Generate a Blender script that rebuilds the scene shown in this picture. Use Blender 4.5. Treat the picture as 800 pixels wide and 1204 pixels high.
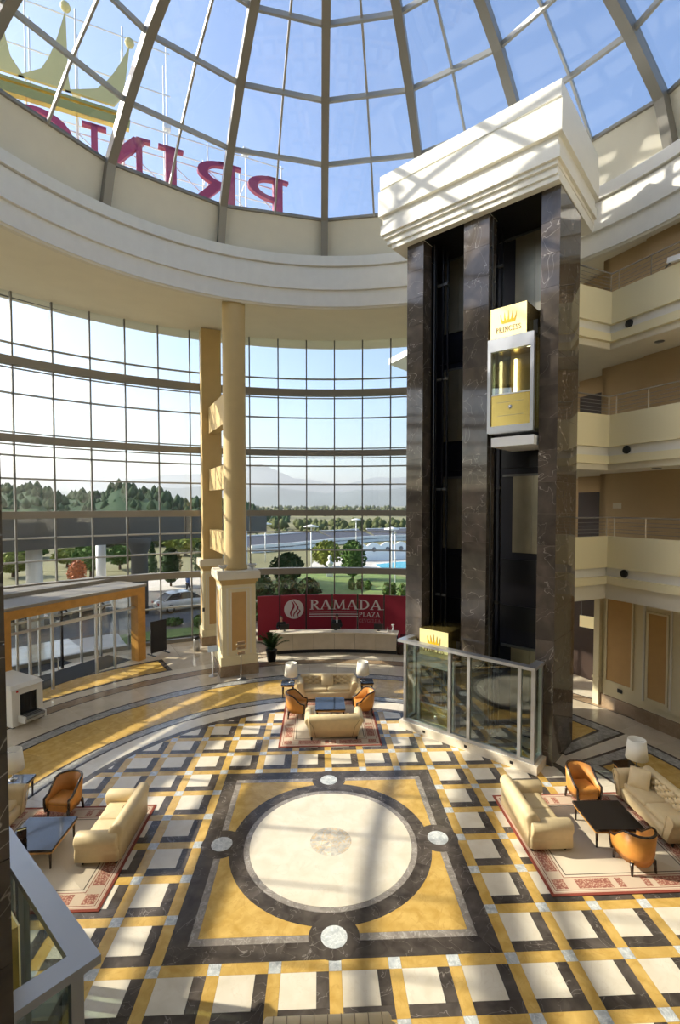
import bpy, math, random
from math import sin, cos, pi, radians, degrees, atan2, hypot, sqrt
from mathutils import Matrix, Vector
random.seed(7)
for o in list(bpy.data.objects): bpy.data.objects.remove(o)
SC = bpy.context.scene
COL = SC.collection

# ------------------------------------------------------------------ camera, sky, sun, exposure
CAM = (-0.25162, -10.84079, 7.66930)
YAW, PIT = 0.0424765, 0.0347922
cd = bpy.data.cameras.new('camera'); co = bpy.data.objects.new('camera', cd); COL.objects.link(co)
cd.sensor_fit = 'AUTO'; cd.sensor_width = 36.0
cd.lens = 571.035 / 1204.0 * 36.0
cd.shift_y = 11.89 / 1204.0
cd.clip_start = 0.05; cd.clip_end = 20000
co.location = CAM
co.rotation_euler = (pi / 2 - PIT, 0, -YAW)
SC.camera = co

SUN_EL, SUN_AZ = radians(32.0), radians(10.0)      # azimuth: from -X towards +Y
sdir = Vector((-cos(SUN_AZ) * cos(SUN_EL), sin(SUN_AZ) * cos(SUN_EL), sin(SUN_EL)))
W = bpy.data.worlds.new('world'); SC.world = W; W.use_nodes = True
wn, wl = W.node_tree.nodes, W.node_tree.links
bg = wn['Background']
sky = wn.new('ShaderNodeTexSky'); sky.sky_type = 'NISHITA'; sky.sun_disc = False
sky.sun_elevation = SUN_EL; sky.sun_rotation = atan2(sdir.x, sdir.y)
sky.air_density = 1.0; sky.dust_density = 2.6; sky.ozone_density = 2.0; sky.altitude = 100
wl.new(sky.outputs[0], bg.inputs[0]); bg.inputs[1].default_value = 0.255
sl = bpy.data.lights.new('sun', 'SUN'); sl.energy = 5.8; sl.angle = 0.0093; sl.color = (1.0, 0.90, 0.74)
so = bpy.data.objects.new('sun', sl); COL.objects.link(so)
so.rotation_euler = (-sdir).to_track_quat('-Z', 'Y').to_euler(); so.location = sdir * 60

vs = SC.view_settings
vs.view_transform = 'Standard'; vs.look = 'None'; vs.exposure = 0.45; vs.gamma = 1.0; vs.use_curve_mapping = False

# ------------------------------------------------------------------ mesh helpers
class MB:
    def __init__(s): s.v = []; s.f = []; s.mi = []; s.sm = []
    def add(s, vs_, fs, mi=0, smooth=False):
        b = len(s.v); s.v += [tuple(p) for p in vs_]
        for f in fs: s.f.append(tuple(b + i for i in f)); s.mi.append(mi); s.sm.append(smooth)
        return s
    def box(s, x0, x1, y0, y1, z0, z1, mi=0):
        v = [(x0,y0,z0),(x1,y0,z0),(x1,y1,z0),(x0,y1,z0),(x0,y0,z1),(x1,y0,z1),(x1,y1,z1),(x0,y1,z1)]
        return s.add(v, [(0,3,2,1),(4,5,6,7),(0,1,5,4),(1,2,6,5),(2,3,7,6),(3,0,4,7)], mi)
    def cbox(s, cx, cy, cz, sx, sy, sz, mi=0):
        return s.box(cx-sx/2, cx+sx/2, cy-sy/2, cy+sy/2, cz-sz/2, cz+sz/2, mi)
    def prism(s, poly, z0, z1, mi=0):
        n = len(poly)
        v = [(p[0],p[1],z0) for p in poly] + [(p[0],p[1],z1) for p in poly]
        f = [tuple(range(n-1,-1,-1)), tuple(range(n,2*n))] + [(i,(i+1)%n,n+(i+1)%n,n+i) for i in range(n)]
        return s.add(v, f, mi)
    def bar(s, p, q, w, h, mi=0):            # rectangular bar from p to q, w wide, h high
        p, q = Vector(p), Vector(q); d = (q-p)
        if d.length < 1e-6: return s
        d.normalize(); up = Vector((0,0,1)) if abs(d.z) < .95 else Vector((0,1,0))
        a = d.cross(up).normalized(); b = a.cross(d).normalized(); v = []
        for c in (p, q):
            for i, j in ((-1,-1),(1,-1),(1,1),(-1,1)): v.append(c + a*(i*w/2) + b*(j*h/2))
        return s.add(v, [(3,2,1,0),(4,5,6,7),(0,1,5,4),(1,2,6,5),(2,3,7,6),(3,0,4,7)], mi)
    def tube(s, pts, r, n=8, mi=0, caps=True):
        pts = [Vector(p) for p in pts]; rs = r if isinstance(r, (list, tuple)) else [r]*len(pts)
        v = []; f = []; prev = None
        for k, p in enumerate(pts):
            t = (pts[min(k+1,len(pts)-1)] - pts[max(k-1,0)]).normalized()
            if prev is None: a = t.orthogonal().normalized()
            else: a = (prev - t*prev.dot(t)).normalized()
            prev = a; b = t.cross(a)
            for i in range(n):
                g = 2*pi*i/n; v.append(p + a*(cos(g)*rs[k]) + b*(sin(g)*rs[k]))
        for k in range(len(pts)-1):
            for i in range(n): f.append((k*n+i, k*n+(i+1)%n, (k+1)*n+(i+1)%n, (k+1)*n+i))
        if caps: f += [tuple(range(n-1,-1,-1)), tuple(range((len(pts)-1)*n, len(pts)*n))]
        return s.add(v, f, mi, True)
    def lathe(s, prof, n=24, cx=0, cy=0, mi=0, smooth=True):
        v = []; f = []; m = len(prof)
        for r, z in prof:
            for i in range(n):
                g = 2*pi*i/n; v.append((cx+r*cos(g), cy+r*sin(g), z))
        for k in range(m-1):
            for i in range(n): f.append((k*n+i, k*n+(i+1)%n, (k+1)*n+(i+1)%n, (k+1)*n+i))
        if prof[0][0] > 1e-4: f.append(tuple(range(n-1,-1,-1)))
        if prof[-1][0] > 1e-4: f.append(tuple(range((m-1)*n, m*n)))
        return s.add(v, f, mi, smooth)
    def arc(s, cx, cy, r0, r1, z0, z1, a0, a1, n=12, mi=0, smooth=False):   # azimuth from +Y towards +X, degrees
        v = []; f = []
        for i in range(n+1):
            a = radians(a0 + (a1-a0)*i/n); sx, sy = sin(a), cos(a)
            v += [(cx+r0*sx,cy+r0*sy,z0),(cx+r1*sx,cy+r1*sy,z0),(cx+r1*sx,cy+r1*sy,z1),(cx+r0*sx,cy+r0*sy,z1)]
        for i in range(n):
            b = 4*i; c = b+4
            f += [(b,c,c+1,b+1),(b+1,c+1,c+2,b+2),(b+2,c+2,c+3,b+3),(b+3,c+3,c,b)]
        f += [(0,1,2,3),(4*n+3,4*n+2,4*n+1,4*n)]
        return s.add(v, f, mi, smooth)
    def ring(s, cx, cy, prof, a0, a1, n=64, mi=0):          # closed (r,z) profile swept around the axis
        m = len(prof); v = []; f = []
        for i in range(n+1):
            a = radians(a0 + (a1-a0)*i/n)
            v += [(cx+r*sin(a), cy+r*cos(a), z) for r, z in prof]
        for i in range(n):
            for k in range(m): f.append((i*m+k, (i+1)*m+k, (i+1)*m+(k+1)%m, i*m+(k+1)%m))
        if abs(a1-a0) < 359.9: f += [tuple(range(m)), tuple(range(n*m+m-1, n*m-1, -1))]
        return s.add(v, f, mi)
    def loft(s, loops, mi=0, smooth=True, caps=True):        # loops: equal-length lists of points
        n = len(loops[0]); v = [p for l in loops for p in l]; f = []
        for k in range(len(loops)-1):
            for i in range(n): f.append((k*n+i, k*n+(i+1)%n, (k+1)*n+(i+1)%n, (k+1)*n+i))
        if caps: f += [tuple(range(n-1,-1,-1)), tuple(range((len(loops)-1)*n, len(loops)*n))]
        return s.add(v, f, mi, smooth)
    def rbox(s, cx, cy, cz, sx, sy, sz, r=.05, crown=0.0, mi=0, nc=4):      # soft cushion-like box
        def rr(ax, ay, rad):
            pts = []
            for q, (ex, ey) in enumerate(((1,1),(-1,1),(-1,-1),(1,-1))):
                for k in range(nc+1):
                    g = pi/2*q + pi/2*k/nc
                    pts.append((cx+ex*(ax-rad)+rad*cos(g), cy+ey*(ay-rad)+rad*sin(g)))
            return pts
        hx, hy, hz = sx/2, sy/2, sz/2; loops = []
        for ins, z in ((r*.9,-hz),(r*.3,-hz+r*.3),(0,-hz+r),(0,hz-r),(r*.3,hz-r*.3),(r*.9,hz)):
            loops.append([(x,y,cz+z) for x,y in rr(hx-ins, hy-ins, max(r*1.2-ins*.6, .004))])
        if crown:
            for k in (.45,.1): loops.append([(cx+(x-cx)*k, cy+(y-cy)*k, cz+hz+crown*(1-k)) for x,y in rr(hx-r*.9, hy-r*.9, r*.6)])
        return s.loft(loops, mi)
    def sweep(s, prof, axis, a0, a1, ins=.03, mi=0):         # 2-D profile swept along 'x' or 'y' with softened ends
        cx = sum(p[0] for p in prof)/len(prof); cy = sum(p[1] for p in prof)/len(prof); loops = []
        sg = 1 if a1 > a0 else -1
        for a, k in ((a0, ins), (a0+sg*ins*.5, ins*.3), (a0+sg*ins, 0), (a1-sg*ins, 0), (a1-sg*ins*.5, ins*.3), (a1, ins)):
            L = []
            for p in prof:
                dx, dy = p[0]-cx, p[1]-cy; l = max(hypot(dx,dy), 1e-5); q = (cx+dx*(1-min(k/l,.9)), cy+dy*(1-min(k/l,.9)))
                L.append((a,q[0],q[1]) if axis == 'x' else (q[0],a,q[1]))
            loops.append(L)
        return s.loft(loops, mi)
    def tf(s, M):
        s.v = [tuple(M @ Vector(p)) for p in s.v]; return s
    def mesh(s, name):
        me = bpy.data.meshes.new(name); me.from_pydata(s.v, [], s.f)
        if any(s.sm): me.polygons.foreach_set('use_smooth', s.sm)
        if any(s.mi): me.polygons.foreach_set('material_index', s.mi)
        me.update(); return me

def fixn(me):
    import bmesh
    bm = bmesh.new(); bm.from_mesh(me); bmesh.ops.recalc_face_normals(bm, faces=bm.faces); bm.to_mesh(me); bm.free()

def link(o, parent=None, local=True):
    COL.objects.link(o)
    if parent is not None:
        o.parent = parent
        if not local: o.matrix_parent_inverse = wmat(parent).inverted()
    return o
def wmat(o):
    m = Matrix.LocRotScale(o.location, o.rotation_euler, o.scale)
    return wmat(o.parent) @ o.matrix_parent_inverse @ m if o.parent else m
def obj(name, mb, mat, parent=None, local=True, fix=True):
    me = mb.mesh(name) if isinstance(mb, MB) else mb
    if isinstance(mb, MB) and fix: fixn(me)
    if isinstance(mb, MB):
        for m in (mat if isinstance(mat, (list, tuple)) else [mat]): me.materials.append(m)
    o = bpy.data.objects.new(name, me)
    return link(o, parent, local)
def tag(o, label=None, cat=None, group=None, kind=None):
    for k, v in (('label',label),('category',cat),('group',group),('kind',kind)):
        if v: o[k] = v
    return o
def thing(name, label, cat, loc=(0,0,0), rz=0, group=None):
    o = bpy.data.objects.new(name, None); o.empty_display_size = .1; COL.objects.link(o)
    o.location = loc; o.rotation_euler = (0,0,rz); return tag(o, label, cat, group)
def struct(name, mb, mat, parent=None):
    o = obj(name, mb, mat, parent); o['kind'] = 'structure'; return o
KIDS = {}
def kids(o):
    return [c for c in COL.objects if c.parent == o]
def dup(root, loc, rz, label, group=None):
    def rec(o, p):
        c = o.copy(); COL.objects.link(c); c.parent = p
        for ch in list(o.children): rec(ch, c)
        return c
    r = rec(root, None); r.location = loc; r.rotation_euler = (0,0,rz); r['label'] = label
    if group: r['group'] = group
    return r
def rounded(pts, r, n=4):                 # round the corners of a 2-D polygon
    out = []; m = len(pts)
    for i in range(m):
        p0, p1, p2 = Vector(pts[i-1]), Vector(pts[i]), Vector(pts[(i+1)%m])
        d0 = (p0-p1); d2 = (p2-p1); rr = min(r, d0.length*.45, d2.length*.45)
        a = p1 + d0.normalized()*rr; b = p1 + d2.normalized()*rr
        for k in range(n+1):
            t = k/n; q = a*(1-t)**2 + p1*(2*t*(1-t)) + b*t*t; out.append((q.x,q.y))
    return out

# ------------------------------------------------------------------ materials
def nm(name):
    m = bpy.data.materials.new(name); m.use_nodes = True; n = m.node_tree.nodes; return m, n, m.node_tree.links, n['Principled BSDF']
def ramp(n, stops, interp='LINEAR'):
    r = n.new('ShaderNodeValToRGB'); r.color_ramp.interpolation = interp
    e = r.color_ramp.elements
    while len(e) > 1: e.remove(e[-1])
    e[0].position, e[0].color = stops[0][0], (*stops[0][1], 1)
    for p, c in stops[1:]: q = e.new(p); q.color = (*c, 1)
    return r
def math_(n, l, op, a, b=None, c=None):
    m = n.new('ShaderNodeMath'); m.operation = op
    for i, x in enumerate((a, b, c)):
        if x is None: continue
        if isinstance(x, (int, float)): m.inputs[i].default_value = x
        else: l.new(x, m.inputs[i])
    return m.outputs[0]
def mat(name, col, rough=.5, metal=0., spec=.5, var=.0, scale=6., bump=0., coat=0., emit=None, es=0., sss=0., orand=0.):
    m, n, l, b = nm(name)
    b.inputs['Base Color'].default_value = (*col, 1); b.inputs['Roughness'].default_value = rough
    b.inputs['Metallic'].default_value = metal; b.inputs['Specular IOR Level'].default_value = spec
    if coat: b.inputs['Coat Weight'].default_value = coat; b.inputs['Coat Roughness'].default_value = .08
    if emit: b.inputs['Emission Color'].default_value = (*emit, 1); b.inputs['Emission Strength'].default_value = es
    if var or bump:
        tc = n.new('ShaderNodeTexCoord'); nz = n.new('ShaderNodeTexNoise'); nz.inputs['Scale'].default_value = scale; nz.inputs['Detail'].default_value = 4
        l.new(tc.outputs['Object'], nz.inputs['Vector'])
        if var:
            lo = tuple(max(0, c*(1-var)) for c in col); hi = tuple(min(1, c*(1+var)) for c in col)
            r = ramp(n, [(.3, lo), (.7, hi)]); l.new(nz.outputs[0], r.inputs[0]); l.new(r.outputs[0], b.inputs['Base Color'])
        if bump:
            bp = n.new('ShaderNodeBump'); bp.inputs['Strength'].default_value = bump; bp.inputs['Distance'].default_value = .02
            l.new(nz.outputs[0], bp.inputs['Height']); l.new(bp.outputs[0], b.inputs['Normal'])
    return m
def marble(name, lo, hi, vein, vs_=1.6, vw=.03, rough=.16, rnd=.12, scale=3., veinmix=.8, spec=.5):
    """stone: cloudy base between two colours, thin veins, a little change of tone from slab to slab"""
    m, n, l, b = nm(name)
    tc = n.new('ShaderNodeTexCoord'); oi = n.new('ShaderNodeObjectInfo')
    ad = n.new('ShaderNodeVectorMath'); ad.operation = 'MULTIPLY_ADD'
    cb = n.new('ShaderNodeCombineXYZ')
    for i in range(3): l.new(oi.outputs['Random'], cb.inputs[i])
    l.new(cb.outputs[0], ad.inputs[0]); ad.inputs[1].default_value = (37, 53, 71); l.new(tc.outputs['Object'], ad.inputs[2])
    n1 = n.new('ShaderNodeTexNoise'); n1.inputs['Scale'].default_value = scale; n1.inputs['Detail'].default_value = 6; n1.inputs['Distortion'].default_value = .6
    l.new(ad.outputs[0], n1.inputs['Vector'])
    r1 = ramp(n, [(.3, lo), (.7, hi)]); l.new(n1.outputs[0], r1.inputs[0])
    n2 = n.new('ShaderNodeTexNoise'); n2.inputs['Scale'].default_value = vs_; n2.inputs['Detail'].default_value = 3; n2.inputs['Distortion'].default_value = 1.3
    l.new(ad.outputs[0], n2.inputs['Vector'])
    d = math_(n, l, 'ABSOLUTE', math_(n, l, 'SUBTRACT', n2.outputs[0], .5))
    v = math_(n, l, 'SUBTRACT', 1.0, math_(n, l, 'DIVIDE', d, vw)); v = math_(n, l, 'MAXIMUM', v, 0.0)
    v = math_(n, l, 'MULTIPLY', math_(n, l, 'POWER', v, 2.0), veinmix)
    v = math_(n, l, 'MULTIPLY', v, math_(n, l, 'MULTIPLY', n1.outputs[0], 1.6))
    mx = n.new('ShaderNodeMix'); mx.data_type = 'RGBA'; l.new(v, mx.inputs[0]); l.new(r1.outputs[0], mx.inputs[6]); mx.inputs[7].default_value = (*vein, 1)
    hs = n.new('ShaderNodeHueSaturation'); l.new(mx.outputs[2], hs.inputs['Color'])
    l.new(math_(n, l, 'MULTIPLY_ADD', oi.outputs['Random'], rnd*2, 1-rnd), hs.inputs['Value'])
    l.new(hs.outputs[0], b.inputs['Base Color']); b.inputs['Roughness'].default_value = rough; b.inputs['Specular IOR Level'].default_value = spec
    return m
def glass(name, tint=(.95,.97,.96), refl=.10, rough=.0):
    m, n, l, b = nm(name); n.remove(b)
    out = n['Material Output']
    t = n.new('ShaderNodeBsdfTransparent'); t.inputs[0].default_value = (*tint, 1)
    g = n.new('ShaderNodeBsdfGlossy'); g.inputs['Roughness'].default_value = rough; g.inputs[0].default_value = (1,1,1,1)
    lw = n.new('ShaderNodeLayerWeight'); lw.inputs['Blend'].default_value = .35
    f = math_(n, l, 'MULTIPLY_ADD', math_(n, l, 'POWER', lw.outputs['Facing'], 3.0), .6, refl*.5)
    mx = n.new('ShaderNodeMixShader'); l.new(f, mx.inputs[0]); l.new(t.outputs[0], mx.inputs[1]); l.new(g.outputs[0], mx.inputs[2])
    l.new(mx.outputs[0], out.inputs[0]); return m

M = {}
M['cream'] = marble('cream_marble', (.70,.62,.48), (.80,.73,.60), (.62,.50,.36), 2.2, .02, .17, .05, 2.5, .35)
M['beige'] = marble('beige_marble', (.56,.47,.34), (.66,.57,.43), (.72,.64,.50), 2.0, .02, .2, .05, 1.5, .3)
M['dark'] = marble('dark_marble', (.055,.045,.038), (.12,.10,.085), (.50,.45,.40), 1.5, .008, .16, .2, 3.5, .6, spec=.28)
M['line'] = marble('grey_line_marble', (.24,.24,.22), (.42,.41,.38), (.62,.60,.55), 4., .05, .15, .1, 6., .6)
M['yellow'] = marble('yellow_marble', (.52,.32,.075), (.68,.45,.14), (.42,.23,.05), 2.5, .03, .17, .08, 4., .4)
M['blue'] = marble('blue_grey_marble', (.40,.43,.44), (.66,.68,.66), (.85,.85,.82), 6., .06, .16, .12, 9., .8)
M['grey'] = marble('grey_marble', (.22,.19,.165), (.36,.32,.28), (.62,.58,.52), 4., .05, .16, .1, 5., .6)
M['brown'] = marble('brown_marble', (.28,.19,.11), (.38,.27,.17), (.5,.4,.28), 3., .03, .2, .08, 3., .4)
M['mosaic'] = marble('mosaic_marble', (.42,.40,.36), (.72,.66,.54), (.75,.48,.18), 5., .08, .15, .15, 8., .8)
M['pillar'] = marble('pillar_marble', (.055,.045,.036), (.125,.10,.08), (.62,.56,.48), .8, .006, .07, .12, 1.6, .8)
M['grout'] = mat('grout', (.16,.13,.10), .8)
M['white'] = mat('white_plaster', (.81,.78,.70), .75, spec=.2, var=.02, scale=3)
M['warm'] = mat('warm_white_plaster', (.78,.73,.60), .75, spec=.2, var=.02, scale=2)
M['cornice'] = mat('ivory_paint', (.90,.86,.74), .6, spec=.3, var=.01, scale=3)
M['soffit'] = mat('cream_soffit_paint', (.84,.78,.62), .8, spec=.2, var=.02, scale=1)
M['parapet'] = mat('pale_yellow_paint', (.84,.75,.48), .7, spec=.25, var=.015, scale=1)
M['ochre'] = mat('ochre_paint', (.60,.44,.20), .6, spec=.3, var=.03, scale=2)
M['ochre2'] = mat('ochre_panel_paint', (.58,.36,.14), .6, spec=.3, var=.04, scale=3)
M['peach'] = mat('tan_wall_paint', (.52,.37,.20), .7, spec=.25, var=.03, scale=1)
M['moulding'] = mat('cream_moulding_paint', (.80,.71,.47), .55, spec=.3)
M['taupe'] = mat('taupe_aluminium', (.29,.27,.235), .5, .2, spec=.5)
M['mullion'] = mat('grey_mullion_aluminium', (.20,.20,.19), .4, .5)
M['rail'] = mat('pale_frame_aluminium', (.42,.42,.40), .45, .4)
M['rib'] = mat('dome_rib_paint', (.28,.26,.22), .42, .25)
M['ribthin'] = mat('dome_transom_aluminium', (.45,.44,.40), .4, .5)
M['steel'] = mat('brushed_steel', (.60,.60,.60), .32, .9)
M['railsteel'] = mat('bronzed_rail_steel', (.30,.26,.21), .35, .9)
M['alu'] = mat('grey_anodised_aluminium', (.50,.51,.53), .38, .75)
M['chrome'] = mat('chrome', (.8,.8,.8), .12, 1.)
M['bronze'] = mat('bronze_steel_door', (.46,.41,.29), .36, .75, var=.1, scale=2)
M['gold'] = mat('gold_metal', (.62,.46,.14), .26, .9, var=.06, scale=2)
M['black'] = mat('black_panel', (.012,.012,.016), .35)
M['navy'] = mat('dark_blue_black_panel', (.012,.012,.022), .5)
M['blackrub'] = mat('black_rubber', (.015,.015,.015), .7)
M['wood'] = mat('dark_wenge_wood', (.035,.018,.011), .25, var=.3, scale=12, coat=.3)
M['orangewood'] = mat('honey_wood_veneer', (.52,.26,.055), .4, var=.12, scale=4)
M['creamleather'] = mat('cream_leather', (.72,.57,.33), .42, spec=.4, var=.04, scale=7, bump=.08)
M['orangeleather'] = mat('orange_leather', (.62,.26,.05), .4, spec=.45, var=.08, scale=8, bump=.08)
M['shade'] = mat('white_lamp_shade', (.95,.91,.80), .85, var=.01)
M['plastic'] = mat('ivory_plastic', (.74,.72,.66), .5)
M['red'] = mat('crimson_board', (.32,.015,.04), .5)
M['whitepaint'] = mat('white_paint', (.85,.85,.83), .5)
M['glass'] = glass('window_glass', (.93,.95,.955), .06)
M['domeglass'] = glass('dome_glass', (.90,.93,.97), .05)
M['clearglass'] = glass('clear_glass', (.80,.86,.83), .16)
M['doorglass'] = glass('door_glass', (.95,.97,.97), .06)
M['door'] = mat('dark_brown_door', (.04,.02,.012), .6)
M['scrub'] = mat('olive_scrub', (.10,.115,.05), .8, spec=.05, var=.35, scale=.3)
M['skin'] = mat('skin', (.55,.33,.23), .5)
M['suit'] = mat('dark_suit', (.015,.015,.018), .8)
M['shirt'] = mat('white_shirt', (.8,.8,.8), .8)
M['hair'] = mat('dark_hair', (.02,.013,.01), .6)
M['blueshirt'] = mat('blue_shirt', (.03,.12,.40), .8)
M['foliage'] = mat('green_leaves', (.07,.13,.03), .7, spec=.1, var=.45, scale=4)
M['foliage2'] = mat('yellow_green_leaves', (.18,.21,.045), .7, spec=.1, var=.4, scale=3)
M['darkfoliage'] = mat('dark_green_leaves', (.028,.06,.02), .7, spec=.08, var=.4, scale=5)
M['autumn'] = mat('autumn_leaves', (.35,.10,.02), .6, var=.4, scale=4)
M['grass'] = mat('lawn_grass', (.13,.19,.045), .9, var=.25, scale=.6)
M['field'] = mat('dry_field', (.17,.16,.07), .95, var=.35, scale=.02)
M['asphalt'] = mat('asphalt', (.13,.13,.13), .85, var=.1, scale=2)
M['paving'] = mat('pale_paving', (.52,.49,.44), .8, var=.08, scale=1)
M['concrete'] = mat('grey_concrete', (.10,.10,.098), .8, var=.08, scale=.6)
M['bark'] = mat('bark', (.08,.05,.03), .9, var=.3, scale=8)
M['mount'] = mat('mountain_scrub', (.10,.13,.12), .95, var=.3, scale=.002)
M['sgnred'] = mat('crimson_letters', (.36,.05,.11), .5)
M['sgngold'] = mat('pale_gold_crown', (.62,.54,.24), .5)
# ------------------------------------------------------------------ floor: stone field, medallion and rings
fl = MB(); fl.prism([(23*sin(radians(a)), 23*cos(radians(a))) for a in range(0,360,10)], -.4, -.012)
FLOOR = struct('floor', fl, M['grout'])
TH = .012; GAP = .003
def tile(name, poly, m, z=0.0):
    mb = MB(); mb.prism(poly, -TH, z); return obj(name, mb, m, FLOOR)
def clip(poly, R, n=120):
    out = list(poly)
    for i in range(n):
        a = 2*pi*(i+.5)/n; nx, ny = cos(a), sin(a); q = []
        for k in range(len(out)):
            p, r = out[k], out[(k+1)%len(out)]
            dp, dr = p[0]*nx+p[1]*ny-R, r[0]*nx+r[1]*ny-R
            if dp <= 0: q.append(p)
            if dp*dr < 0: t = dp/(dp-dr); q.append((p[0]+(r[0]-p[0])*t, p[1]+(r[1]-p[1])*t))
        out = q
        if len(out) < 3: return None
    return out
RF = 7.22; SHARE = {}
def put(name, key, x0, x1, y0, y1, cx, cy, m):
    x0 += GAP/2; x1 -= GAP/2; y0 += GAP/2; y1 -= GAP/2
    P = [(x0+cx,y0+cy),(x1+cx,y0+cy),(x1+cx,y1+cy),(x0+cx,y1+cy)]
    far = max(hypot(*p) for p in P)
    if far < RF:
        if key not in SHARE:
            mb = MB(); mb.box(x0,x1,y0,y1,-TH,0); me = mb.mesh(name); me.materials.append(m); SHARE[key] = me
        o = obj(name, SHARE[key], m, FLOOR); o.location = (cx, cy, 0); return
    P = clip(P, RF)
    if P: tile(name, P, m)
h = .105; c0, c1 = h, 1-h; cm = c0+.585
for i in range(-8, 8):
    for j in range(-8, 8):
        ins = -3 <= i <= 2 and -3 <= j <= 2
        if not ins:
            put('cream_tile','c', c0, cm, c1-.585, c1, i, j, M['cream'])
            put('dark_tile','d1', cm, c1, c1-.585, c1, i, j, M['dark'])
            put('dark_tile','d2', c0, c1, c0, c1-.585, i, j, M['dark'])
        if not (-3 <= i <= 2 and -2 <= j <= 2): put('yellow_strip','y1', c0, c1, -h, h, i, j, M['yellow'])
        if not (-2 <= i <= 2 and -3 <= j <= 2): put('yellow_strip','y2', -h, h, c0, c1, i, j, M['yellow'])
        if not (-2 <= i <= 2 and -2 <= j <= 2): put('blue_square','b', -h, h, -h, h, i, j, M['blue'])
# medallion
def band(o_, i_, m, name, n=3):
    for q in range(4):
        for k in range(n):
            t0, t1 = -1+2*k/n, -1+2*(k+1)/n
            P = [(o_*t0, o_), (o_*t1, o_), (i_*t1, i_), (i_*t0, i_)]
            P = [(x*cos(q*pi/2)-y*sin(q*pi/2), x*sin(q*pi/2)+y*cos(q*pi/2)) for x, y in P]
            tile(name, P, m)
band(2.893, 2.56, M['dark'], 'dark_border'); band(2.557, 2.415, M['grey'], 'grey_border')
ym = MB(); S = 2.412; R = 2.275
for q in range(4):
    a = [pi/2*q - pi/4 + pi/2*k/16 for k in range(17)]
    outer = [(S*max(-1,min(1,cos(t)*1.41421356)), S*max(-1,min(1,sin(t)*1.41421356))) for t in a]
    outer = []
    for t in a:
        k = S/max(abs(cos(t)), abs(sin(t))); outer.append((k*cos(t), k*sin(t)))
    inner = [(R*cos(t), R*sin(t)) for t in a]
    tile('yellow_corner', outer + inner[::-1], M['yellow'])
def ringtile(name, r0, r1, m, n, z=0.0, cx=0, cy=0, a0=0, a1=360):
    st = (a1-a0)/n; mb = MB(); mb.arc(0,0,r0+GAP/2,r1-GAP/2,-TH,z,-st/2+.02,st/2-.02, max(2,int(st/2.5))); me = mb.mesh(name); me.materials.append(m); fixn(me)
    for k in range(n):
        o = obj(name, me, m, FLOOR); o.location = (cx,cy,0); o.rotation_euler = (0,0,-radians(a0+st*(k+.5)))
ringtile('dark_ring_stone', 1.96, 2.272, M['dark'], 16); ringtile('grey_ring_stone', 1.835, 1.957, M['grey'], 16)
tile('cream_disc', [(1.832*cos(2*pi*k/64),1.832*sin(2*pi*k/64)) for k in range(64)], M['cream'])
for k in range(12):
    a, b = 2*pi*k/12, 2*pi*(k+1)/12
    tile('mosaic_wedge', [(0,0)]+[(.47*cos(a+(b-a)*t/4), .47*sin(a+(b-a)*t/4)) for t in range(5)], M['mosaic'], .0015)
for q in range(4):
    x, y = 2.47*cos(pi/2*q), 2.47*sin(pi/2*q)
    tile('dark_roundel', [(x+.46*cos(2*pi*k/32),y+.46*sin(2*pi*k/32)) for k in range(32)], M['dark'], .0012)
    tile('small_disc', [(x+.235*cos(2*pi*k/32),y+.235*sin(2*pi*k/32)) for k in range(32)], M['blue'], .0022)
# concentric rings round the field, cut by a radial gap on the right
A0, A1 = -125., 118.
def rings(name, r0, r1, m, blk, spans):
    for a0, a1 in spans: ringtile(name, r0, r1, m, max(1, round((a1-a0)/blk)), 0, 0, 0, a0, a1)
full = [(A0, A1)]
rings('dark_ring_stone', RF, 7.45, M['dark'], 9, full); rings('cream_ring_stone', 7.45, 8.08, M['cream'], 7, full)
rings('dark_line_stone', 8.08, 8.17, M['dark'], 14, [(A0,64.5),(67.2,A1)]); rings('grey_line_stone', 8.17, 8.47, M['line'], 9, [(A0,63.9),(67.8,A1)])
rings('dark_line_stone', 8.47, 8.55, M['dark'], 14, [(A0,61.6),(70.1,A1)])
rings('yellow_ring_stone', 8.55, 9.52, M['yellow'], 6, [(A0,61.),(70.7,A1)]); rings('yellow_ring_stone', 9.52, 10.5, M['yellow'], 6, [(A0,61.),(70.7,A1)])
rings('dark_line_stone', 10.5, 10.58, M['dark'], 14, [(A0,61.6),(70.1,A1)]); rings('grey_line_stone', 10.58, 10.98, M['line'], 9, [(A0,63.9),(67.8,A1)])
rings('dark_line_stone', 10.98, 11.08, M['dark'], 14, [(A0,64.5),(67.2,A1)])
for a0, a1, m, r0, r1, nm_ in ((63.9,64.5,'dark',8.17,10.98,'dark_line_stone'),(61.6,63.9,'line',8.47,10.58,'grey_line_stone'),(61.,61.6,'dark',8.55,10.5,'dark_line_stone'),
                     (64.5,67.2,'cream',8.08,11.08,'cream_ring_stone'),(67.2,67.8,'dark',8.17,10.98,'dark_line_stone'),(67.8,70.1,'line',8.47,10.58,'grey_line_stone'),(70.1,70.7,'dark',8.55,10.5,'dark_line_stone')):
    ringtile(nm_, r0, r1, M[m], 1, 0, 0, 0, a0, a1)
rings('beige_ring_stone', 11.08, 12.45, M['beige'], 6, full)
rings('dark_line_stone', 12.45, 12.52, M['dark'], 14, full); rings('brown_ring_stone', 12.52, 13.05, M['brown'], 8, full); rings('dark_line_stone', 13.05, 13.12, M['dark'], 14, full)
rings('cream_ring_stone', 13.12, 13.75, M['cream'], 6, full)
rings('beige_ring_stone', 13.75, 15.7, M['beige'], 6, [(A0,-64.),(-31.,A1)])
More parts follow.
